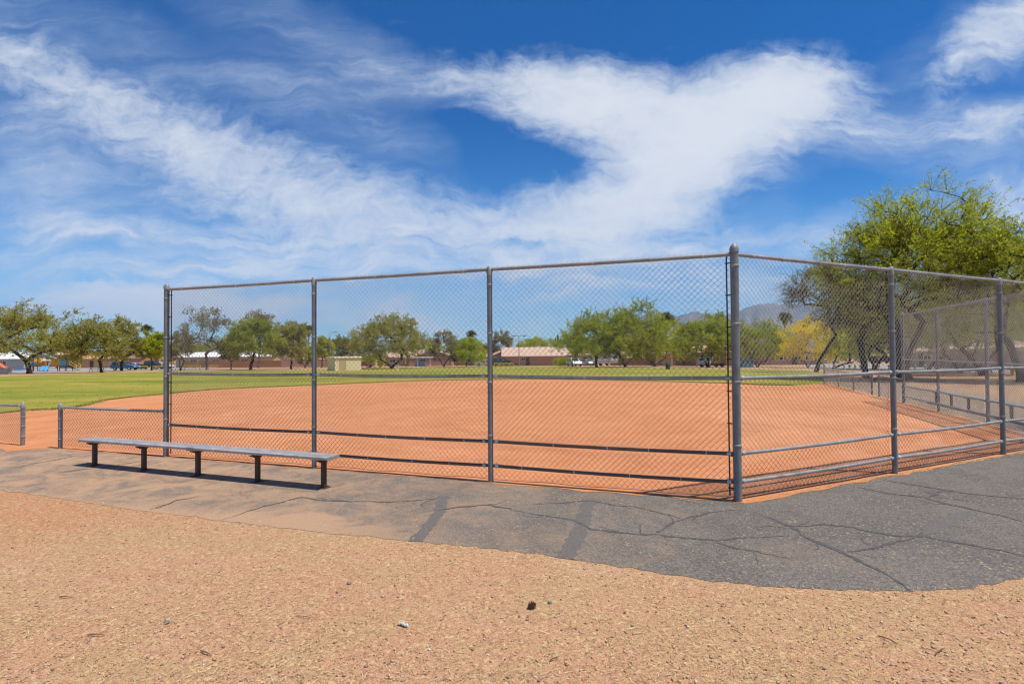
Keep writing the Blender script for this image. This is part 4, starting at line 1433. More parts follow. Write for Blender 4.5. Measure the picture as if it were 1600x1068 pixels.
house(1225, 110, 12, 8, 2.6, 3.6, 'shaded brown house behind the yellow palo verde', 'wall_brick', 'roof_brown', style='hip', wins=((-3, 1.5, 1.5, 1.0), (3, 1.5, 1.5, 1.0)), doors=((0, 1.0, 2.1, 'trim_dark'),))
house(1549, 64, 7.6, 7, 2.35, 3.75, 'low tan roofed pink house seen through the far right fence bays', 'wall_pink', 'roof_tan', style='hip', wins=((-1.6, 1.4, 1.4, 1.0), (1.9, 1.4, 1.2, 1.0)), doors=((.3, 1.0, 2.05, 'trim_dark'),))
house(1437, 74, 2.6, 2.6, 2.1, 2.9, 'small tan roofed kiosk beyond the end post of the right wing', 'wall_tan', 'roof_tan', style='hip', name='kiosk', group='small park buildings', wins=((0, 1.3, 1.0, .7),), doors=((-.8, .7, 1.9, 'trim_dark'),), over=.35)

# the tan shed on the outfield grass
sb = at(538, 560, 80.5); sb.z = gz(80.5)
st = thing('storage_shed', sb, 'tan windowless block shed with a flat lipped roof standing on the outfield grass', 'shed', 'small park buildings', rad(40))
m = MB(); m.box((0, 0, .85), (4.1, 3.0, 2.1), bev=.02); m.build('wall', 'wall_shed', st)
m = MB(); m.box((0, 0, 1.98), (4.4, 3.3, .16), bev=.03); m.box((0, 0, 2.08), (4.0, 2.9, .04)); m.build('roof', 'wall_shed', st)
m = MB(); m.box((-.9, -1.515, .85), (1.1, .05, 1.75), bev=.01); d = m.build('door', 'paint_tan', st)
m = MB(); m.box((-.5, -1.56, .85), (.06, .05, .12), bev=.01); m.build('handle', 'dark_steel', d)
m = MB(); m.box((0, 0, -.16), (4.3, 3.2, .16)); m.build('footing', 'concrete', st)


def wall_run(p0, p1, h, th, label, mt, name='garden_wall', capm=None, group='boundary walls'):
    a, b = Vector(p0), Vector(p1)
    d = b - a; L = d.length
    t = thing(name, (a.x, a.y, gz(a.y)), label, 'wall' if 'wall' in name else 'fence', group, math.atan2(d.y, d.x))
    m = MB()
    k = max(1, int(L / 3))
    if 'wall' in name:
        m.box((L / 2, 0, h / 2 - .2), (L, th, h + .4))
        for i in range(k + 1): m.box((L * i / k, 0, h / 2 - .15), (.4, th + .12, h + .44))
        m.build('masonry', mt, t)
        c = MB(); c.box((L / 2, 0, h + .04), (L, th + .06, .07), bev=.015); c.build('coping', capm or mt, t)
    else:
        x = .0
        rng = random.Random(L)
        while x < L:
            m.box((x, 0, h / 2 + rng.uniform(-.02, .02)), (.135, .022, h), rx=rng.uniform(-.01, .01)); x += .15
        m.build('boards', mt, t)
        r = MB(); r.box((L / 2, .04, h * .25), (L, .05, .09)); r.box((L / 2, .04, h * .8), (L, .05, .09)); r.build('rails', mt, t)
        for i in range(k + 1):
            q = MB(); q.box((L * i / k, .09, h / 2), (.1, .1, h + .1)); q.build('post', mt, t)
    return t


def col(x, Y): return at(x, 560, Y).to_2d()


wall_run(col(286, 136), col(441, 132), 1.75, .03, 'long brown wooden plank fence along the far side of the street', 'wood_fence', 'plank_fence')
wall_run(col(441, 131), col(512, 131), 1.85, .2, 'pale pink block wall continuing the brown plank fence to the shed', 'wall_pink', 'block_wall')
wall_run(col(641, 134), col(700, 134), 1.15, .2, 'low pink wall before the houses right of the domed mesquite', 'wall_pink', 'block_wall')
wall_run(col(955, 120), col(1045, 112), 1.6, .2, 'dark shaded garden wall under the trees beside the camper trailer', 'roof_brown', 'block_wall')
wall_run(col(1555, 58), col(1640, 54), 2.0, .2, 'reddish brick wall right of the low tan roofed house', 'wall_brick', 'block_wall')

# ------------------------------------------------------------------ vehicles
PROF = {
    'suv': dict(L=4.7, W=1.85, body=[(-2.30, .35), (-2.32, .85), (-2.22, 1.02), (1.05, 1.02), (2.15, .92), (2.33, .70), (2.33, .35)], cab=[(-2.20, 1.00), (-1.98, 1.70), (.25, 1.72), (1.10, 1.00)], wb=1.38, wr=.36),
    'sedan': dict(L=4.5, W=1.78, body=[(-2.22, .33), (-2.25, .75), (-2.15, .93), (1.0, .93), (2.05, .80), (2.23, .60), (2.23, .33)], cab=[(-1.75, .91), (-1.05, 1.42), (.30, 1.44), (1.10, .91)], wb=1.34, wr=.33),
    'pickup': dict(L=5.4, W=1.95, body=[(-2.70, .45), (-2.70, 1.10), (1.35, 1.10), (2.55, 1.02), (2.70, .80), (2.70, .45)], cab=[(-.95, 1.08), (-.80, 1.80), (.75, 1.82), (1.45, 1.08)], wb=1.68, wr=.39),
    'van': dict(L=5.0, W=1.95, body=[(-2.48, .36), (-2.50, 1.0), (-2.45, 1.12), (1.65, 1.12), (2.30, .98), (2.48, .70), (2.48, .36)], cab=[(-2.45, 1.10), (-2.36, 1.92), (.95, 1.94), (1.85, 1.10)], wb=1.5, wr=.36),
}


def car(bx, Y, style, paint, label, heading=0.0, group='vehicles parked beyond the park'):
    """heading 0 = nose to the right of the photo"""
    p = PROF[style]
    b = at(bx, 560, Y); b.z = gz(Y)
    t = thing('parked_' + ('car' if style in ('suv', 'sedan') else style), b, label, 'car' if style in ('suv', 'sedan') else style, group, heading)
    W = p['W']
    m = MB()
    body = p['body']
    k = len(body)
    vs = []
    for s, ins in ((-1, .06), (-1, 0), (1, 0), (1, .06)):
        for (x, z) in body:
            sx = x * (.985 if ins else 1)
            vs.append((sx, s * (W / 2 - ins), z))
    fs = [tuple(range(k)), tuple(range(4 * k - 1, 3 * k - 1, -1))]
    for r in range(3):
        for i in range(k):
            j = (i + 1) % k
            fs.append((r * k + i, r * k + j, r * k + k + j, r * k + k + i))
    m.add(vs, fs)
    c = p['cab']
    roof_in = .16
    vs = [(c[0][0], -W / 2 + .05, c[0][1]), (c[1][0], -W / 2 + roof_in, c[1][1]), (c[2][0], -W / 2 + roof_in, c[2][1]), (c[3][0], -W / 2 + .05, c[3][1])]
    vs += [(x, -y, z) for x, y, z in vs]
    m.add(vs, [(0, 1, 2, 3), (7, 6, 5, 4), (0, 4, 5, 1), (1, 5, 6, 2), (2, 6, 7, 3)])
    m.build('body', paint, t)
    # glass: side windows split by a pillar, windscreen, rear screen
    def lerp(a, b, f): return tuple(a[i] + (b[i] - a[i]) * f for i in range(3))
    for s in (-1, 1):
        q = [Vector((x, y * (1 if s < 0 else -1), z)) for x, y, z in vs[:4]]
        g = MB()
        for (u0, u1) in ((.06, .47), (.52, .93)):
            a0 = q[0].lerp(q[3], u0); a1 = q[0].lerp(q[3], u1); b0 = q[1].lerp(q[2], u0); b1 = q[1].lerp(q[2], u1)
            quad = [a0.lerp(b0, .10), a1.lerp(b1, .10), a1.lerp(b1, .86), a0.lerp(b0, .86)]
            o = Vector((0, s * .008, .002)); inn = Vector((0, -s * .03, 0))
            g.add([v + o for v in quad] + [v + inn for v in quad], [(0, 1, 2, 3), (4, 5, 6, 7), (0, 1, 5, 4), (1, 2, 6, 5), (2, 3, 7, 6), (3, 0, 4, 7)])
        g.build('side_window', 'glass_dark', t)
    for nm, (i, j), o in (('windscreen', (3, 2), Vector((.012, 0, .008))), ('rear_window', (0, 1), Vector((-.012, 0, .004)))):
        a0, a1 = Vector(vs[i]), Vector((vs[i][0], -vs[i][1], vs[i][2])); b0, b1 = Vector(vs[j]), Vector((vs[j][0], -vs[j][1], vs[j][2]))
        quad = [a0.lerp(a1, .07).lerp(b0.lerp(b1, .07), .12), a0.lerp(a1, .93).lerp(b0.lerp(b1, .93), .12), a0.lerp(a1, .93).lerp(b0.lerp(b1, .93), .90), a0.lerp(a1, .07).lerp(b0.lerp(b1, .07), .90)]
        g = MB(); g.add([v + o for v in quad] + [v - o * 2 for v in quad], [(0, 1, 2, 3), (4, 5, 6, 7), (0, 1, 5, 4), (1, 2, 6, 5), (2, 3, 7, 6), (3, 0, 4, 7)])
        g.build(nm, 'glass_dark', t)
    for sx in (-1, 1):
        for s in (-1, 1):
            wx, wy, r = sx * p['wb'], s * (W / 2 - .10), p['wr']
            w = MB()
            w.tube([(wx, wy - .11, r), (wx, wy + .11, r)], r, 18)
            wo = w.build('wheel', 'rubber', t)
            h = MB(); h.tube([(wx, wy + s * .09, r), (wx, wy + s * .12, r)], r * .62, 14); h.build('rim', 'rim', wo)
    x0 = body[0][0]; x1 = body[-1][0]
    zf = body[-2][1] - .02
    for s in (-1, 1):
        l = MB(); l.box((x1 - .01, s * (W / 2 - .28), zf), (.10, .36, .15), bev=.03); l.build('headlight', 'lamp_clear', t)
        l = MB(); l.box((x0 + .0, s * (W / 2 - .20), body[1][1] - .06), (.08, .22, .18), bev=.03); l.build('taillight', 'lamp_red', t)
    for x in (x0, x1):
        l = MB(); l.box((x, 0, .45), (.12, W - .1, .16), bev=.04); l.build('bumper', 'dark_steel', t)
    return t


car(196, 103, 'suv', 'paint_blue', 'blue parked car with a pale side, nose to the right, under the two left mesquites')
car(211, 120, 'sedan', 'paint_white', 'white car just behind the blue parked car')
car(205, 128, 'suv', 'paint_red', 'red car farthest back behind the white and blue cars')
car(236, 112, 'pickup', 'paint_black', 'black pickup parked behind the small bright green tree')
car(252, 116, 'sedan', 'paint_white', 'white car beside the black pickup, next to the backstop end post')
car(567, 112, 'sedan', 'paint_red', 'red car beside the tan shed, under the low bush')
car(757, 124, 'sedan', 'paint_white', 'white car left of the third post, before the white garage', math.pi)
car(774, 122, 'sedan', 'paint_silver', 'silver white car just right of the third post', math.pi)
car(785, 118, 'suv', 'paint_black', 'black car between the silver white car and the maroon car', .5)
car(794, 121, 'sedan', 'paint_maroon', 'maroon car before the pink house', 0)
car(897, 108, 'suv', 'paint_white', 'white open sided off-road car beside the clipped hedge', -1.35)
car(918, 120, 'sedan', 'paint_silver', 'silver car under the low tan carport', -1.2)
car(1257, 125, 'suv', 'paint_silver', 'pale blue silver car facing the field under the yellow palo verde', -1.35)
car(1244, 130, 'sedan', 'paint_red', 'red car left of the pale blue silver car', -1.2)
car(1296, 130, 'van', 'paint_white', 'white van right of the yellow palo verde, beyond the bollards', 0)
car(1358, 118, 'sedan', 'paint_silver', 'silver grey car beyond the bollards behind the dark mesquite', 0)
car(1380, 116, 'suv', 'paint_black', 'dark car beyond the bollards left of the giant mesquite trunk', 0)


def camper():
    b = at(946, 560, 112); b.z = gz(112)
    t = thing('camper_trailer', b, 'white boxy camper trailer with a dark front window, under the feathery tree', 'trailer', 'vehicles parked beyond the park', -.9)
    m = MB()
    prof = [(-2.6, .55), (-2.7, 2.2), (-2.5, 2.75), (2.0, 2.75), (2.6, 2.3), (2.75, 1.3), (2.5, .55)]
    m.prism([(x, z) for x, z in prof], 'y', -1.15, 1.15)
    m.build('body', 'paint_white', t)
    g = MB(); g.add([(2.66, -.75, 2.12), (2.66, .75, 2.12), (2.745, .75, 1.5), (2.745, -.75, 1.5), (2.55, -.75, 2.12), (2.55, .75, 2.12), (2.6, .75, 1.5), (2.6, -.75, 1.5)], [(0, 1, 2, 3), (4, 5, 6, 7), (0, 1, 5, 4), (1, 2, 6, 5), (2, 3, 7, 6), (3, 0, 4, 7)])
    g.build('front_window', 'glass_dark', t)
    for x in (-1.3, .9):
        g = MB(); g.box((x, -1.16, 1.85), (.9, .04, .55), bev=.01); g.build('side_window', 'glass_dark', t)
    d = MB(); d.box((-.2, -1.165, 1.45), (.65, .04, 1.7), bev=.01); d.build('door', 'trim_white', t)
    a = MB(); a.box((-.4, 0, 2.88), (.8, .8, .26), bev=.06); a.build('roof_vent', 'trim_white', t)
    for s in (-1, 1):
        w = MB(); w.tube([(-.5, s * 1.0 - .1, .36), (-.5, s * 1.0 + .1, .36)], .36, 16); w.build('wheel', 'rubber', t)
    h = MB(); h.tube([(2.4, -.5, .6), (3.8, 0, .55)], .05, 6); h.tube([(2.4, .5, .6), (3.8, 0, .55)], .05, 6); h.tube([(3.7, 0, 0), (3.7, 0, .7)], .04, 6); h.build('tow_bar', 'dark_steel', t)
camper()


def box_truck():
    b = at(1116, 560, 86); b.z = gz(86)
    t = thing('box_truck', b, 'white cabbed truck with a tan cargo box under the wide green tree', 'truck', 'vehicles parked beyond the park', math.pi + .25)
    m = MB(); m.prism([(1.2, .5), (1.2, 1.6), (1.35, 1.68), (2.1, 1.62), (2.45, 1.1), (2.5, .5)], 'y', -.88, .88); m.build('cab', 'paint_white', t)
    g = MB(); g.add([(2.13, -.72, 1.55), (2.13, .72, 1.55), (2.45, .72, 1.14), (2.45, -.72, 1.14), (2.05, -.72, 1.5), (2.05, .72, 1.5), (2.36, .72, 1.1), (2.36, -.72, 1.1)], [(0, 1, 2, 3), (4, 5, 6, 7), (0, 1, 5, 4), (1, 2, 6, 5), (2, 3, 7, 6), (3, 0, 4, 7)])
    g.build('windscreen', 'glass_dark', t)
    for s in (-1, 1):
        g = MB(); g.box((1.72, s * .885, 1.32), (.6, .03, .4), bev=.01); g.build('side_window', 'glass_dark', t)
        l = MB(); l.box((2.49, s * .62, .78), (.06, .28, .16), bev=.02); l.build('headlight', 'lamp_clear', t)
    c = MB(); c.box((-.3, 0, 1.12), (2.8, 1.85, 1.1), bev=.03); c.build('cargo_box', 'paint_tan', t)
    for x in (1.75, -.9):
        for s in (-1, 1):
            w = MB(); w.tube([(x, s * .8 - .11, .33), (x, s * .8 + .11, .33)], .33, 16); w.build('wheel', 'rubber', t)
    f = MB(); f.box((.4, 0, .5), (4.0, .8, .14)); f.build('chassis', 'dark_steel', t)
box_truck()

b = at(1165, 560, 78); b.z = gz(78)
t = thing('dumpster', b, 'blue steel dumpster with a sloped lid just right of the corner post', 'dumpster', None, .12)
m = MB(); m.prism([(-.6, .12), (-.68, 1.0), (.68, 1.15), (.6, .12)], 'x', -.85, .85); m.build('bin', 'dumpster_blue', t)
m = MB(); m.add([(-.88, -.72, 1.02), (.88, -.72, 1.02), (.88, .72, 1.18), (-.88, .72, 1.18), (-.88, -.72, 1.08), (.88, -.72, 1.08), (.88, .72, 1.24), (-.88, .72, 1.24)], [(0, 1, 2, 3), (4, 5, 6, 7), (0, 1, 5, 4), (1, 2, 6, 5), (2, 3, 7, 6), (3, 0, 4, 7)]); m.build('lid', 'dark_steel', t)
for s in (-1, 1):
    m = MB(); m.box((s * .93, 0, .75), (.12, .9, .16), bev=.02); m.build('fork_pocket', 'dumpster_blue', t)

# ------------------------------------------------------------------ playground
pb = at(86, 560, 96); pb.z = gz(96)
pg = thing('playground', pb, 'orange and maroon playground tower with tan roof and twin blue slides, under the big mesquite', 'playground', 'play equipment')
PX = 96 / F                                                # metres per photo pixel at that distance


def ppost(x, y, h):
    m = MB(); m.tube([(x, y, -.3), (x, y, h)], .06, 8); m.lathe((x, y, h), [(.075, -.03), (.075, .02), (.03, .06), (.0005, .065)], 8); m.build('post', 'plastic_maroon', pg)


for (x, y) in ((-3.9, 0), (-2.6, -.6), (-2.0, .8), (-1.0, -.4), (-.2, .8), (1.2, -.4), (1.2, .8), (2.5, -.4), (2.5, .8)):
    ppost(x, y, 2.3 if x < 1 else 3.2)
m = MB(); m.box((-.4, .2, .95), (6.2, 1.4, .10), bev=.02); m.build('deck', 'plastic_maroon', pg)
m = MB()
m.add([(.3, -1.2, 3.0), (3.5, -1.2, 3.0), (3.5, 1.6, 3.0), (.3, 1.6, 3.0), (1.5, .2, 3.75), (2.3, .2, 3.75), (.3, -1.2, 2.92), (3.5, -1.2, 2.92), (3.5, 1.6, 2.92), (.3, 1.6, 2.92)],
      [(0, 1, 5, 4), (1, 2, 5), (2, 3, 4, 5), (3, 0, 4), (0, 1, 7, 6), (1, 2, 8, 7), (2, 3, 9, 8), (3, 0, 6, 9), (6, 7, 8, 9)])
m.build('roof', 'roof_tan', pg)
m = MB(); m.tube([(-3.7, .2, 1.45), (-3.2, .2, 1.62), (-2.4, .2, 1.62), (-1.9, .2, 1.5)], [.62, .78, .78, .70], 14); m.build('crawl_tunnel', 'plastic_orange', pg)
m = MB(); m.box((.35, -.42, 1.6), (1.9, .08, 1.3), bev=.04); m.build('side_panel', 'plastic_orange', pg)
m = MB(); m.box((1.85, -.45, 1.5), (1.15, .08, 1.05), bev=.04); po = m.build('play_panel', 'plastic_teal', pg)
m = MB(); m.box((1.85, -.51, 1.6), (.5, .05, .45), bev=.04); m.build('bubble_window', 'plastic_blue', po)
m = MB(); m.box((-1.1, -.35, 1.95), (1.5, .5, .3), bev=.08); m.build('slide_hood', 'trim_white', pg)
for k, x in enumerate((-1.5, -.75)):
    m = MB()
    path = [(x, -.4, 1.0), (x + .25, -1.0, .75), (x + .6, -1.7, .35), (x + .9, -2.2, .18), (x + 1.3, -2.5, .16)]
    for a, bq_ in zip(path[:-1], path[1:]):
        A, B = Vector(a), Vector(bq_)
        wv = Vector((.28, .06, 0))
        up = Vector((0, 0, .16))
        for (o0, o1) in ((-wv, wv),):
            m.add([A + o0, A + o1, B + o1, B + o0, A + o0 - up * .3, A + o1 - up * .3, B + o1 - up * .3, B + o0 - up * .3], [(0, 1, 2, 3), (4, 5, 6, 7), (0, 1, 5, 4), (1, 2, 6, 5), (2, 3, 7, 6), (3, 0, 4, 7)])
        for s in (-1, 1):
            e = wv * s
            m.add([A + e, B + e, B + e + up, A + e + up, A + e * 1.16, B + e * 1.16, B + e * 1.16 + up, A + e * 1.16 + up], [(0, 1, 2, 3), (4, 5, 6, 7), (0, 1, 5, 4), (1, 2, 6, 5), (2, 3, 7, 6), (3, 0, 4, 7)])
    m.build('slide', 'plastic_blue', pg)
m = MB()
for i in range(5): m.box((2.75 + i * .30, .1, .85 - i * .18), (.28, .9, .07))
m.build('steps', 'dark_steel', pg)
for s in (-.4, .6):
    m = MB(); m.tube([(2.6, s, 1.95), (4.2, s, 1.1), (4.2, s, 0)], .045, 7); m.tube([(2.6, s, 1.45), (4.2, s, .6)], .045, 7); m.build('handrail', 'yellow_paint', pg)

sb = at(7, 560, 88); sb.z = gz(88)
sl = thing('coral_slide', sb, 'coral orange slide with dark ladder at the left edge of the photo', 'slide', 'play equipment')
m = MB()
pth = [Vector(p) for p in ((-1.6, 0, 1.75), (-.9, -.1, 1.4), (0, -.2, .85), (.8, -.3, .45), (1.5, -.35, .3))]
for A, B in zip(pth[:-1], pth[1:]):
    wv = Vector((0, .35, 0)); up = Vector((0, 0, .22)); th = Vector((0, 0, -.06))
    m.add([A - wv, A + wv, B + wv, B - wv, A - wv + th, A + wv + th, B + wv + th, B - wv + th], [(0, 1, 2, 3), (4, 5, 6, 7), (0, 1, 5, 4), (1, 2, 6, 5), (2, 3, 7, 6), (3, 0, 4, 7)])
    for s in (-1, 1):
        e = wv * s
        m.add([A + e, B + e, B + e + up, A + e + up, A + e * 1.15, B + e * 1.15, B + e * 1.15 + up, A + e * 1.15 + up], [(0, 1, 2, 3), (4, 5, 6, 7), (0, 1, 5, 4), (1, 2, 6, 5), (2, 3, 7, 6), (3, 0, 4, 7)])
m.build('chute', 'plastic_coral', sl)
m = MB()
for y in (-.35, .35): m.tube([(-2.1, y, 0), (-1.65, y, 2.4)], .05, 7)
for i in range(6): m.tube([(-2.05 + i * .07, -.35, .3 + i * .3), (-2.05 + i * .07, .35, .3 + i * .3)], .03, 6)
m.build('ladder', 'dark_steel', sl)
m = MB(); m.tube([(.9, -.3, -.1), (.9, -.3, .4)], .05, 7); m.build('support', 'dark_steel', sl)

sb = at(37, 560, 94); sb.z = gz(94)
s2 = thing('curved_slide', sb, 'pale blue curved slide left of the big mesquite trunk', 'slide', 'play equipment')
m = MB()
pts = [Vector((1.0 + .7 * math.cos(a), .5 * math.sin(a), 1.6 - .24 * i)) for i, a in enumerate([.2 + .5 * k for k in range(6)])] + [Vector((-.9, .2, .28)), Vector((-1.9, .1, .25))]
for A, B in zip(pts[:-1], pts[1:]):
    t_ = (B - A); nrm = Vector((-t_.y, t_.x, 0)).normalized() * .32; up = Vector((0, 0, .2)); th = Vector((0, 0, -.05))
    m.add([A - nrm, A + nrm, B + nrm, B - nrm, A - nrm + th, A + nrm + th, B + nrm + th, B - nrm + th], [(0, 1, 2, 3), (4, 5, 6, 7), (0, 1, 5, 4), (1, 2, 6, 5), (2, 3, 7, 6), (3, 0, 4, 7)])
    for s in (-1, 1):
        e = nrm * s
        m.add([A + e, B + e, B + e + up, A + e + up, A + e * 1.15, B + e * 1.15, B + e * 1.15 + up, A + e * 1.15 + up], [(0, 1, 2, 3), (4, 5, 6, 7), (0, 1, 5, 4), (1, 2, 6, 5), (2, 3, 7, 6), (3, 0, 4, 7)])
m.build('chute', 'plastic_blue', s2)
m = MB(); m.tube([(1.7, 0, -.1), (1.7, 0, 2.1)], .06, 8); m.tube([(1.2, .5, -.1), (1.2, .5, 2.1)], .06, 8); m.build('support', 'dark_steel', s2)

gb = at(10, 560, 72); gb.z = gz(72)
gt = thing('utility_box', gb, 'squat grey concrete box on the grass under the coral slide', 'utility box')
m = MB(); m.box((0, 0, .35), (1.05, .7, .9), bev=.03); m.build('housing', 'concrete', gt)
m = MB(); m.box((0, 0, .83), (1.12, .78, .07), bev=.02); m.build('lid', 'wall_grey', gt)

# yellow and green low rails in front of the plank fence
def low_rail(bx, Y, w, mt, label):
    b = at(bx, 560, Y); b.z = gz(Y)
    t = thing('low_barrier', b, label, 'barrier', 'low painted pipe barriers')
    m = MB()
    m.tube([(-w / 2, 0, .75), (w / 2, 0, .75)], .05, 7); m.tube([(-w / 2, 0, .42), (w / 2, 0, .42)], .04, 7)
    m.build('rail', mt, t)
    for x in (-w / 2, 0, w / 2):
        m = MB(); m.tube([(x, 0, -.2), (x, 0, .82)], .055, 7); m.build('post', mt, t)


low_rail(300, 104, 3.4, 'yellow_paint', 'yellow pipe barrier near the slanting multi-stemmed tree')
low_rail(331, 106, 2.4, 'yellow_paint', 'yellow pipe barrier just right of the airy tree trunk')
low_rail(218, 108, 3.2, 'yellow_paint', 'yellow pipe barrier at the nose of the blue parked car')
low_rail(247, 108, 3.0, 'yellow_paint', 'yellow pipe barrier before the white car by the end post')
low_rail(781, 112, 2.4, 'yellow_paint', 'yellow pipe barrier before the black car right of the third post')
low_rail(795, 112, 2.2, 'yellow_paint', 'yellow pipe barrier before the maroon car')


def swing(bx, Y, label):
    b = at(bx, 560, Y); b.z = gz(Y)
    t = thing('climbing_frame', b, label, 'climbing frame', 'play equipment')
    m = MB()
    for x in (-1.5, 1.5):
        for s in (-1, 1): m.tube([(x, s * .8, -.1), (x, 0, 1.9)], .05, 7)
    m.build('legs', 'green_paint', t)
    m = MB(); m.tube([(-1.6, 0, 1.9), (1.6, 0, 1.9)], .05, 7); m.build('top_bar', 'green_paint', t)
    for x in (-.7, .7):
        m = MB(); m.tube([(x - .2, 0, 1.9), (x - .2, 0, .5)], .012, 4); m.tube([(x + .2, 0, 1.9), (x + .2, 0, .5)], .012, 4); m.box((x, 0, .48), (.5, .2, .04)); m.build('swing_seat', 'dark_steel', t)


swing(297, 100, 'green swing frame before the plank fence, between the slanting and the airy tree')
swing(171, 92, 'green swing frame left of the blue parked car')


def picnic(bx, Y, label, rz=.2):
    b = at(bx, 560, Y); b.z = gz(Y)
    t = thing('picnic_table', b, label, 'picnic table', 'picnic tables', rz)
    m = MB()
    for y in (-.28, 0, .28): m.box((0, y, .74), (1.8, .24, .05), bev=.01)
    m.build('table_top', 'table_brown', t)
    for s in (-1, 1):
        m = MB(); m.box((0, s * .72, .44), (1.8, .26, .05), bev=.01); m.build('seat', 'table_brown', t)
        m = MB(); m.tube([(s * .65, -.7, 0), (s * .65, -.2, .72)], .035, 6); m.tube([(s * .65, .7, 0), (s * .65, .2, .72)], .035, 6); m.tube([(s * .65, -.75, .41), (s * .65, .75, .41)], .03, 6); m.build('leg_frame', 'dark_steel', t)


picnic(1546, 46, 'brown picnic table before the low tan roofed house')
picnic(150, 86, 'dark picnic table left of the thin trunked mesquite', .4)

b = at(1581.5, 560, 40); b.z = gz(40)
t = thing('fire_hydrant', b, 'yellow fire hydrant seen between the last two fence posts on the right', 'hydrant')
m = MB(); m.lathe((0, 0, 0), [(.17, 0), (.17, .05), (.115, .07), (.11, .5), (.14, .52), (.14, .57), (.11, .62), (.06, .70), (.03, .72), (.03, .77), (.0005, .775)], 14); m.build('barrel', 'yellow_paint', t)
for s in (-1, 1):
    m = MB(); m.tube([(s * .1, 0, .42), (s * .2, 0, .42)], .055, 8); m.build('side_nozzle', 'yellow_paint', t)
m = MB(); m.tube([(0, -.1, .36), (0, -.21, .36)], .075, 8); m.build('pump_nozzle', 'yellow_paint', t)

# bollards between the park and the parking lane
b0 = None
for i, x in enumerate((1288, 1303, 1319, 1327.5, 1336, 1344.5, 1354, 1373, 1389, 1430, 1446, 1462, 1494, 1515)):
    q = P(x, 577.5 + (x - 1288) * .018)
    if b0 is None:
        b0 = thing('bollard', q, 'short grey wooden bollard with a chamfered top, one of the row along the parking lane', 'bollard', 'bollards along the parking lane')
        m = MB(); m.lathe((0, 0, 0), [(.095, -.2), (.095, .58), (.06, .68), (.0005, .69)], 8); m.build('shaft', 'concrete', b0)
        m = MB(); m.lathe((0, 0, .5), [(.098, -.04), (.101, -.03), (.101, .03), (.098, .04)], 8); m.build('band', 'dark_steel', b0)
    else:
        o = copy_tree(b0); o.location = q
q = P(620, 577.6)
t = thing('marker_post', q, 'stubby pale concrete block on the grass at the foot of the domed mesquite', 'concrete block')
m = MB(); m.box((0, 0, .3), (.55, .45, .75), bev=.05); m.build('block', 'wall_shed', t)
m = MB(); m.box((0, 0, .70), (.60, .5, .08), bev=.02); m.build('cap', 'concrete', t)
q = P(1043.5, 576.5)
t = thing('litter_barrel', q, 'dark green litter barrel before the house with the porch posts', 'litter barrel')
m = MB(); m.lathe((0, 0, 0), [(.27, 0), (.29, .02), (.29, .3), (.305, .31), (.29, .33), (.29, .6), (.305, .61), (.29, .63), (.29, .88), (.25, .89)], 14); m.build('barrel', 'barrel_green', t)
m = MB(); m.lathe((0, 0, .89), [(.30, 0), (.30, .04), (.1, .12), (.0005, .125)], 14); m.build('lid', 'dark_steel', t)


def porch_post(x, label):
    b = at(x, 560, 100); b.z = gz(100)
    t = thing('porch_post', b, label, 'post', 'pale posts before the tan house')
    m = MB(); m.box((0, 0, 1.1), (.35, .35, 2.4), bev=.03); m.build('shaft', 'wall_shed', t)
    m = MB(); m.box((0, 0, 2.36), (.5, .5, .12), bev=.03); m.build('capital', 'trim_white', t)


porch_post(1049, 'thick pale square post before the tan house, right of the litter barrel')
porch_post(1026, 'thinner looking pale post standing alone before the dark garden wall')


def lamp_post(bx, Y, topy, label, double=True):
    b = at(bx, 560, Y); b.z = gz(Y)
    h = at(bx, topy, Y).z - b.z
    t = thing('street_lamp', b, label, 'street lamp', 'street lamps')
    m = MB(); m.tube([(0, 0, -.2), (0, 0, h * .5), (0, 0, h)], [.11, .09, .06], 8); m.build('pole', 'galvanised_rail', t)
    for s in ((-1, 1) if double else (1,)):
        m = MB(); m.tube([(0, 0, h - .05), (s * 1.1, 0, h + .03)], .05, 6); a = m.build('arm', 'galvanised_rail', t)
        m = MB(); m.box((s * 1.25, 0, h + .02), (.75, .32, .16), bev=.05); m.build('lamp_head', 'dark_steel', a)


lamp_post(515.5, 118, 519, 'single armed lamp on a thin pole left of the tan shed', False)
lamp_post(811, 116, 524.5, 'twin armed lamp on a pale pole before the pink house')
lamp_post(1088.5, 92, 531, 'lamp on a pale pole rising through the wide green tree left of the corner post', False)

b = at(655, 560, 130); b.z = gz(130)
t = thing('carport', b, 'white topped carport sheltering blue tarpaulin, right of the pink walled house', 'carport', None)
m = MB(); m.box((0, 0, 2.15), (6.4, 4.4, .16), bev=.03); m.build('roof', 'roof_white', t)
for x in (-3, 0, 3):
    m = MB(); m.box((x, -2, 1.0), (.12, .12, 2.1)); m.build('post', 'trim_white', t)
b = at(656, 560, 129.5); b.z = gz(129.5)
t = thing('tarpaulin_pile', b, 'heap under a bright blue tarpaulin beneath the white carport', 'tarpaulin')
m = MB()
rng = random.Random(5)
vs, fs = [], []
n, k = 14, 6
for i in range(k + 1):
    for j in range(n):
        a = 6.2832 * j / n; f = i / k
        r = math.cos(f * 1.45) ** .6
        vs.append((.85 * r * math.cos(a) * 1.5 * (1 + rng.uniform(-.08, .08)), .8 * r * math.sin(a), 1.25 * math.sin(f * 1.5) * (1 + rng.uniform(-.06, .06))))
for i in range(k):
    for j in range(n): fs.append((i * n + j, i * n + (j + 1) % n, (i + 1) * n + (j + 1) % n, (i + 1) * n + j))
m.add(vs, fs, True); m.build('cover', 'plastic_blue', t)
m = MB(); m.tube([(-1.25, -.5, .5), (0, -.82, .62), (1.25, -.5, .5)], .03, 5); m.build('rope', 'trim_white', t)

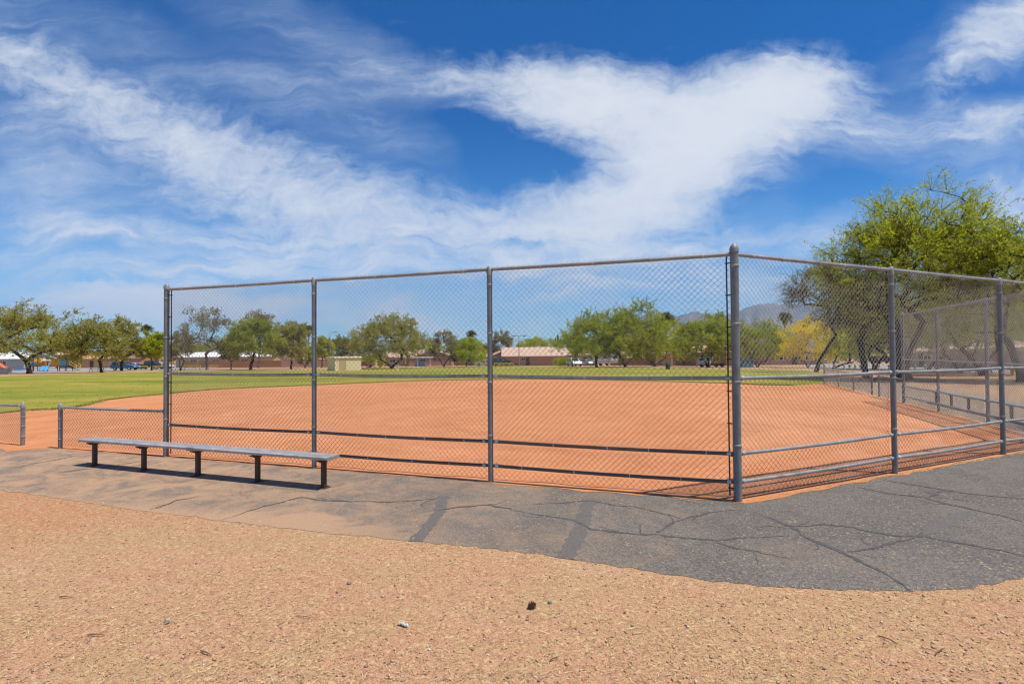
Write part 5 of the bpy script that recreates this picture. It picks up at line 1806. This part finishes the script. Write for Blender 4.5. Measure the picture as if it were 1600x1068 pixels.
# ------------------------------------------------------------------ mountains and the air between
def mountains():
    prof = [(900, 545), (950, 520), (985, 503), (1008, 492), (1022, 487.5), (1040, 489), (1058, 494), (1072, 489), (1086, 486.5), (1104, 491), (1125, 494), (1148, 490), (1166, 480), (1185, 475.5), (1212, 474),
            (1240, 478), (1262, 474), (1290, 479), (1330, 486), (1380, 490), (1440, 484), (1520, 496), (1600, 505), (1700, 515), (1850, 540)]
    xs = np.linspace(900, 1850, 240)
    ys = np.interp(xs, [p[0] for p in prof], [p[1] for p in prof])
    rng = np.random.default_rng(9)
    Y0 = 7600.0
    rows = 26
    V, Q = [], []
    ph = rng.uniform(0, 6.28, 14); fr = 2 ** rng.uniform(-1.5, 3.2, 14)
    for r in range(rows):
        f = r / (rows - 1)                                  # 0 at the foot, 1 at the crest
        for i, (x, y) in enumerate(zip(xs, ys)):
            top = at(x, y, Y0)
            Yd = Y0 - 1500 * (1 - f)
            rid = sum(math.sin(fr[k] * i * .22 + ph[k] + f * 1.4 * math.sin(ph[k])) / (1 + fr[k]) for k in range(14))
            rid = abs(rid) * 120
            z = (top.z) * f ** .85 + gz(300) * (1 - f) - 20 * (1 - f)
            z -= rid * math.sin(math.pi * f) * .9
            rag = (rng.normal(0, 7) if f > .95 else rng.normal(0, 5) * math.sin(math.pi * f))
            V.append((top.x * Yd / Y0, Yd + rid * 1.2 * (1 - f), z + rag))
    w = len(xs)
    for r in range(rows - 1):
        for i in range(w - 1): Q.append((r * w + i, r * w + i + 1, (r + 1) * w + i + 1, (r + 1) * w + i))
    o = np_mesh('mountains', V, Q, 'mountain_rock')
    return tag(o, kind='structure')
mountains()

HAZE = 1
if HAZE:
    def f_haze(n, b, nt):
        v = n.new('ShaderNodeVolumePrincipled')
        v.inputs['Color'].default_value = (.44, .68, 1.0, 1)
        v.inputs['Density'].default_value = 0.7e-4
        v.inputs['Anisotropy'].default_value = 0.0
        out = nt.nodes['Material Output']
        nt.nodes.remove(b)
        nt.links.new(v.outputs[0], out.inputs['Volume'])
    mat('air', f_haze)
    m = MB(); m.box((0, 4700, 445), (19000, 9700, 900)); hz = m.build('haze', 'air')
    tag(hz, kind='stuff')

# ------------------------------------------------------------------ ground litter: gravel, straw, blades, small things
def scatter():
    rng = np.random.default_rng(77)
    pp = path_poly
    def sample(n, y0, y1):
        u = rng.uniform(0, 1, n)
        Y = 1 / (1 / y0 + u * (1 / y1 - 1 / y0))              # density falls off with distance
        X = rng.uniform(-1, 1, n) * (Y * 1.02 + .6)
        return X, Y
    # pebbles
    X, Y = sample(42000, 2.5, 10.0)
    lap = np.abs(rng.exponential(np.where(X < -.5, .22, .045)))
    keep = ~in_poly(pp, X, Y - lap) & ~in_poly(dirt_poly, X, Y)
    X, Y = X[keep], Y[keep]
    n = len(X)
    s = np.exp(rng.normal(-5.85, .60, n)).clip(.0014, .013)
    octa = np.array([[1, 0, 0], [0, 1, 0], [-1, 0, 0], [0, -1, 0], [0, 0, .75], [0, 0, -.5]], float)
    a = rng.uniform(0, 6.28, n)
    sq = rng.uniform(.6, 1.2, (n, 3))
    base = octa[None] * sq[:, None, :] * (1 + rng.uniform(-.25, .25, (n, 6, 1)))
    ca, sa = np.cos(a)[:, None], np.sin(a)[:, None]
    V = np.stack([base[..., 0] * ca - base[..., 1] * sa, base[..., 0] * sa + base[..., 1] * ca, base[..., 2]], -1) * s[:, None, None]
    V += np.stack([X, Y, s * .25 + .001], -1)[:, None, :]
    tri = np.array([[0, 1, 4], [1, 2, 4], [2, 3, 4], [3, 0, 4], [1, 0, 5], [2, 1, 5], [3, 2, 5], [0, 3, 5]])
    Q = (np.arange(n)[:, None, None] * 6 + tri[None]).reshape(-1, 3)
    tag(np_mesh('gravel', V.reshape(-1, 3), Q, 'pebble'), kind='stuff')
    # dry straw
    X, Y = sample(70000, 2.5, 11.0)
    clump = np.sin(X * 1.9 + 1.3 * np.sin(Y * 1.1)) * np.sin(Y * 2.3 + X * .7) + rng.normal(0, .75, len(X))
    on = in_poly(pp, X, Y - np.abs(rng.exponential(np.where(X < -.5, .22, .05)))) | in_poly(dirt_poly, X, Y)
    keep = ~on & (clump > .05)
    thin = on & in_poly(pp, X, Y) & (rng.uniform(0, 1, len(X)) < .022)
    keep |= thin
    X, Y = X[keep], Y[keep]
    # a drift of straw caught along the foot of the right wing
    m = 3200
    f = rng.uniform(0, 1, m) ** .9 * 7.2
    o = np.abs(rng.normal(0, .045, m))
    ex = C0.x + RDIR.x * f - RN.x * (.02 + o); ey = C0.y + RDIR.y * f - RN.y * (.02 + o)
    m2 = 260
    f2 = rng.uniform(0, 1, m2) * 9; o2 = np.abs(rng.normal(0, .04, m2))
    ex2 = C0.x + LDIR.x * f2 - LN.x * (.02 + o2); ey2 = C0.y + LDIR.y * f2 - LN.y * (.02 + o2)
    X = np.concatenate([X, ex, ex2]); Y = np.concatenate([Y, ey, ey2])
    n = len(X)
    a = rng.uniform(0, 6.28, n)
    D = np.stack([np.cos(a), np.sin(a), rng.normal(0, .16, n)], -1); D = unit(D)
    ln = np.exp(rng.normal(-3.85, .5, n)).clip(.006, .07)
    S = unit(np.cross(D, np.array([0, 0, 1.0]) + rng.normal(0, .5, (n, 3))))
    w = (rng.uniform(.0007, .0017, n))[:, None]
    z = .007 + np.abs(D[:, 2]) * ln / 2 + rng.uniform(0, .004, n)
    Cn = np.stack([X, Y, z], -1)
    V = np.stack([Cn + D * ln[:, None] / 2 + S * w * .4, Cn + S * w, Cn - D * ln[:, None] / 2 + S * w * .4, Cn - D * ln[:, None] / 2 - S * w * .4, Cn - S * w, Cn + D * ln[:, None] / 2 - S * w * .4], 1).reshape(-1, 3)
    Q = (np.arange(n)[:, None, None] * 6 + np.array([[0, 1, 4, 5], [1, 2, 3, 4]])[None]).reshape(-1, 4)
    tag(np_mesh('dry_straw', V, Q, 'straw'), kind='stuff')
    # grass blades, thickest along the ragged edge of the lawn
    n = 4000
    u = rng.uniform(0, 1, n)
    Y = 1 / (1 / 14.0 + u * (1 / 60.0 - 1 / 14.0))
    X = -Y * rng.uniform(-.95, 1.05, n)
    keep = in_poly(grass_poly, X, Y) & ~in_poly(dirt_poly, X, Y)
    X, Y = X[keep], Y[keep]
    ed = np.array(dirt_edge)
    m = 14000
    k = rng.integers(1, len(ed) - 1, m); f = rng.uniform(0, 1, m)
    q = ed[k] * (1 - f)[:, None] + ed[np.minimum(k + 1, len(ed) - 1)] * f[:, None]
    q[:, 1] += rng.normal(.06, .20, m)
    X = np.concatenate([X, q[:, 0]]); Y = np.concatenate([Y, q[:, 1]])
    n = len(X)
    Z = np.array([gz(y) for y in Y]) + .004
    h = rng.uniform(.02, .055, n) * (1 + Y / 80)
    a = rng.uniform(0, 6.28, n); w = .006 + Y * .0004
    dx, dy = np.cos(a) * w, np.sin(a) * w
    tx, ty = rng.normal(0, .03, n), rng.normal(0, .03, n)
    V = np.stack([np.stack([X - dx, Y - dy, Z], -1), np.stack([X + dx, Y + dy, Z], -1), np.stack([X + tx, Y + ty, Z + h], -1)], 1).reshape(-1, 3)
    tag(np_mesh('grass', V, np.arange(n * 3).reshape(-1, 3), 'grass_blade'), kind='stuff')
scatter()


def blob(name, q, r, mt, label, cat, seed, squash=(1, 1, .6)):
    rng = random.Random(seed)
    m = MB()
    vs, fs = [], []
    n, k = 10, 6
    for i in range(k + 1):
        th = math.pi * i / k
        for j in range(n):
            a = 6.2832 * j / n
            rr = r * (1 + rng.uniform(-.22, .22))
            vs.append((rr * math.sin(th) * math.cos(a) * squash[0], rr * math.sin(th) * math.sin(a) * squash[1], rr * math.cos(th) * squash[2] + r * squash[2] * .75))
    for i in range(k):
        for j in range(n): fs.append((i * n + j, i * n + (j + 1) % n, (i + 1) * n + (j + 1) % n, (i + 1) * n + j))
    m.add(vs, fs, True)
    o = m.build(name, mt)
    o.location = (q.x, q.y, q.z + .002)
    return tag(o, label, cat)


tag(blob('stone', P(545, 912), .016, 'stone_grey', 'small dark grey stone on the gravel nearest the path middle', 'stone', 1), group='loose stones on the gravel')
tag(blob('stone', P(261, 973), .017, 'stone_grey', 'small grey stone at the lower left of the gravel', 'stone', 2), group='loose stones on the gravel')
tag(blob('stone', P(859, 942), .015, 'stone_grey', 'small grey stone right beside the brown seed cone', 'stone', 3), group='loose stones on the gravel')
# seed cone with rough scales
q = P(831, 950)
m = MB()
rng = random.Random(4)
for i in range(46):
    f = i / 46; a = i * 2.4; r = .026 * math.sin(math.pi * (.12 + .82 * f)); x = (f - .5) * .055
    c = Vector((x, r * math.cos(a) * .8, .022 + r * math.sin(a) * .8))
    d = Vector((.4, math.cos(a), math.sin(a))).normalized() * .012
    s = Vector((0, -math.sin(a), math.cos(a))) * .007
    m.add([c - d * .5 + s, c - d * .5 - s, c + d, c + d * .2 + Vector((.006, 0, 0))], [(0, 1, 2), (0, 2, 3), (1, 3, 2), (0, 3, 1)])
m.tube([(-.03, 0, .02), (0, 0, .022), (.026, 0, .022)], [.006, .017, .005], 8)
o = m.build('seed_cone', 'cone_brown'); o.location = q; o.rotation_euler = (0, 0, .5)
tag(o, 'dark brown seed cone lying on the gravel below the path', 'seed cone')
# crumpled wrapper
q = P(630, 977.5)
rng = random.Random(6)
vs, fs = [], []
nx, ny = 12, 6
for i in range(nx + 1):
    for j in range(ny + 1):
        vs.append(((i / nx - .5) * .075, (j / ny - .5) * .026 + rng.gauss(0, .0015), .010 + .007 * math.sin(i * 1.7 + j * .9) + .005 * math.cos(j * 2.1) + rng.uniform(0, .004)))
for i in range(nx):
    for j in range(ny):
        a = i * (ny + 1) + j
        fs.append((a, a + ny + 1, a + ny + 2, a + 1))
m = MB(); m.add(vs, fs); m.tube([(-.036, 0, .011), (0, .002, .014), (.036, -.002, .011)], [.006, .009, .006], 7)
o = m.build('crumpled_wrapper', 'wrapper_foil'); o.location = q; o.rotation_euler = (0, 0, -.55)
tag(o, 'crumpled pale silvery wrapper lying alone on the gravel', 'wrapper')


def twig(a, b, label, seed, r=.0035, mt='stick_brown', name='twig'):
    A, B = P(*a), P(*b)
    rng = random.Random(seed)
    m = MB()
    d = B - A
    pts = []
    for i in range(6):
        f = i / 5
        p = d * f + Vector((rng.gauss(0, .04) * d.length * .5, rng.gauss(0, .04) * d.length * .5, r + .004 + .008 * math.sin(math.pi * f)))
        pts.append(p)
    m.tube(pts, [r, r * 1.1, r, r * .9, r * .7, r * .4], 6)
    if d.length > .1:
        m.tube([pts[2], pts[2] + Vector((d.y, -d.x, .02)) * .25], [r * .7, r * .3], 5)
    o = m.build(name, mt); o.location = A
    return tag(o, label, 'twig', 'twigs lying on the gravel')


twig((92, 933), (116, 935), 'short dark twig on the gravel at the left edge', 1)
twig((136, 993), (165, 993), 'reddish twig lying level above the lower left corner', 2)
twig((313, 1018), (330, 1026), 'short slanting twig near the bottom edge', 3)
twig((462, 963), (495, 968), 'thin pale twig between the crumpled wrapper and the path', 4, .0022)
twig((1372, 994), (1402, 1007), 'curved brown twig on the right half of the gravel', 5)
twig((1460, 1024), (1478, 1014), 'dark twig low on the right of the gravel', 6)
twig((938, 917), (963, 907), 'straw coloured stem pointing at the path edge', 7, .0022, 'dry_leaf')
twig((1142, 984), (1162, 994), 'thin twig on the gravel below the corner post', 8, .0022)
twig((858, 1034), (872, 1029), 'tiny twig at the bottom middle of the gravel', 9)
twig((1063, 781), (1096, 786), 'long dry stem lying on the asphalt left of the corner post', 10, .004, 'dry_leaf')
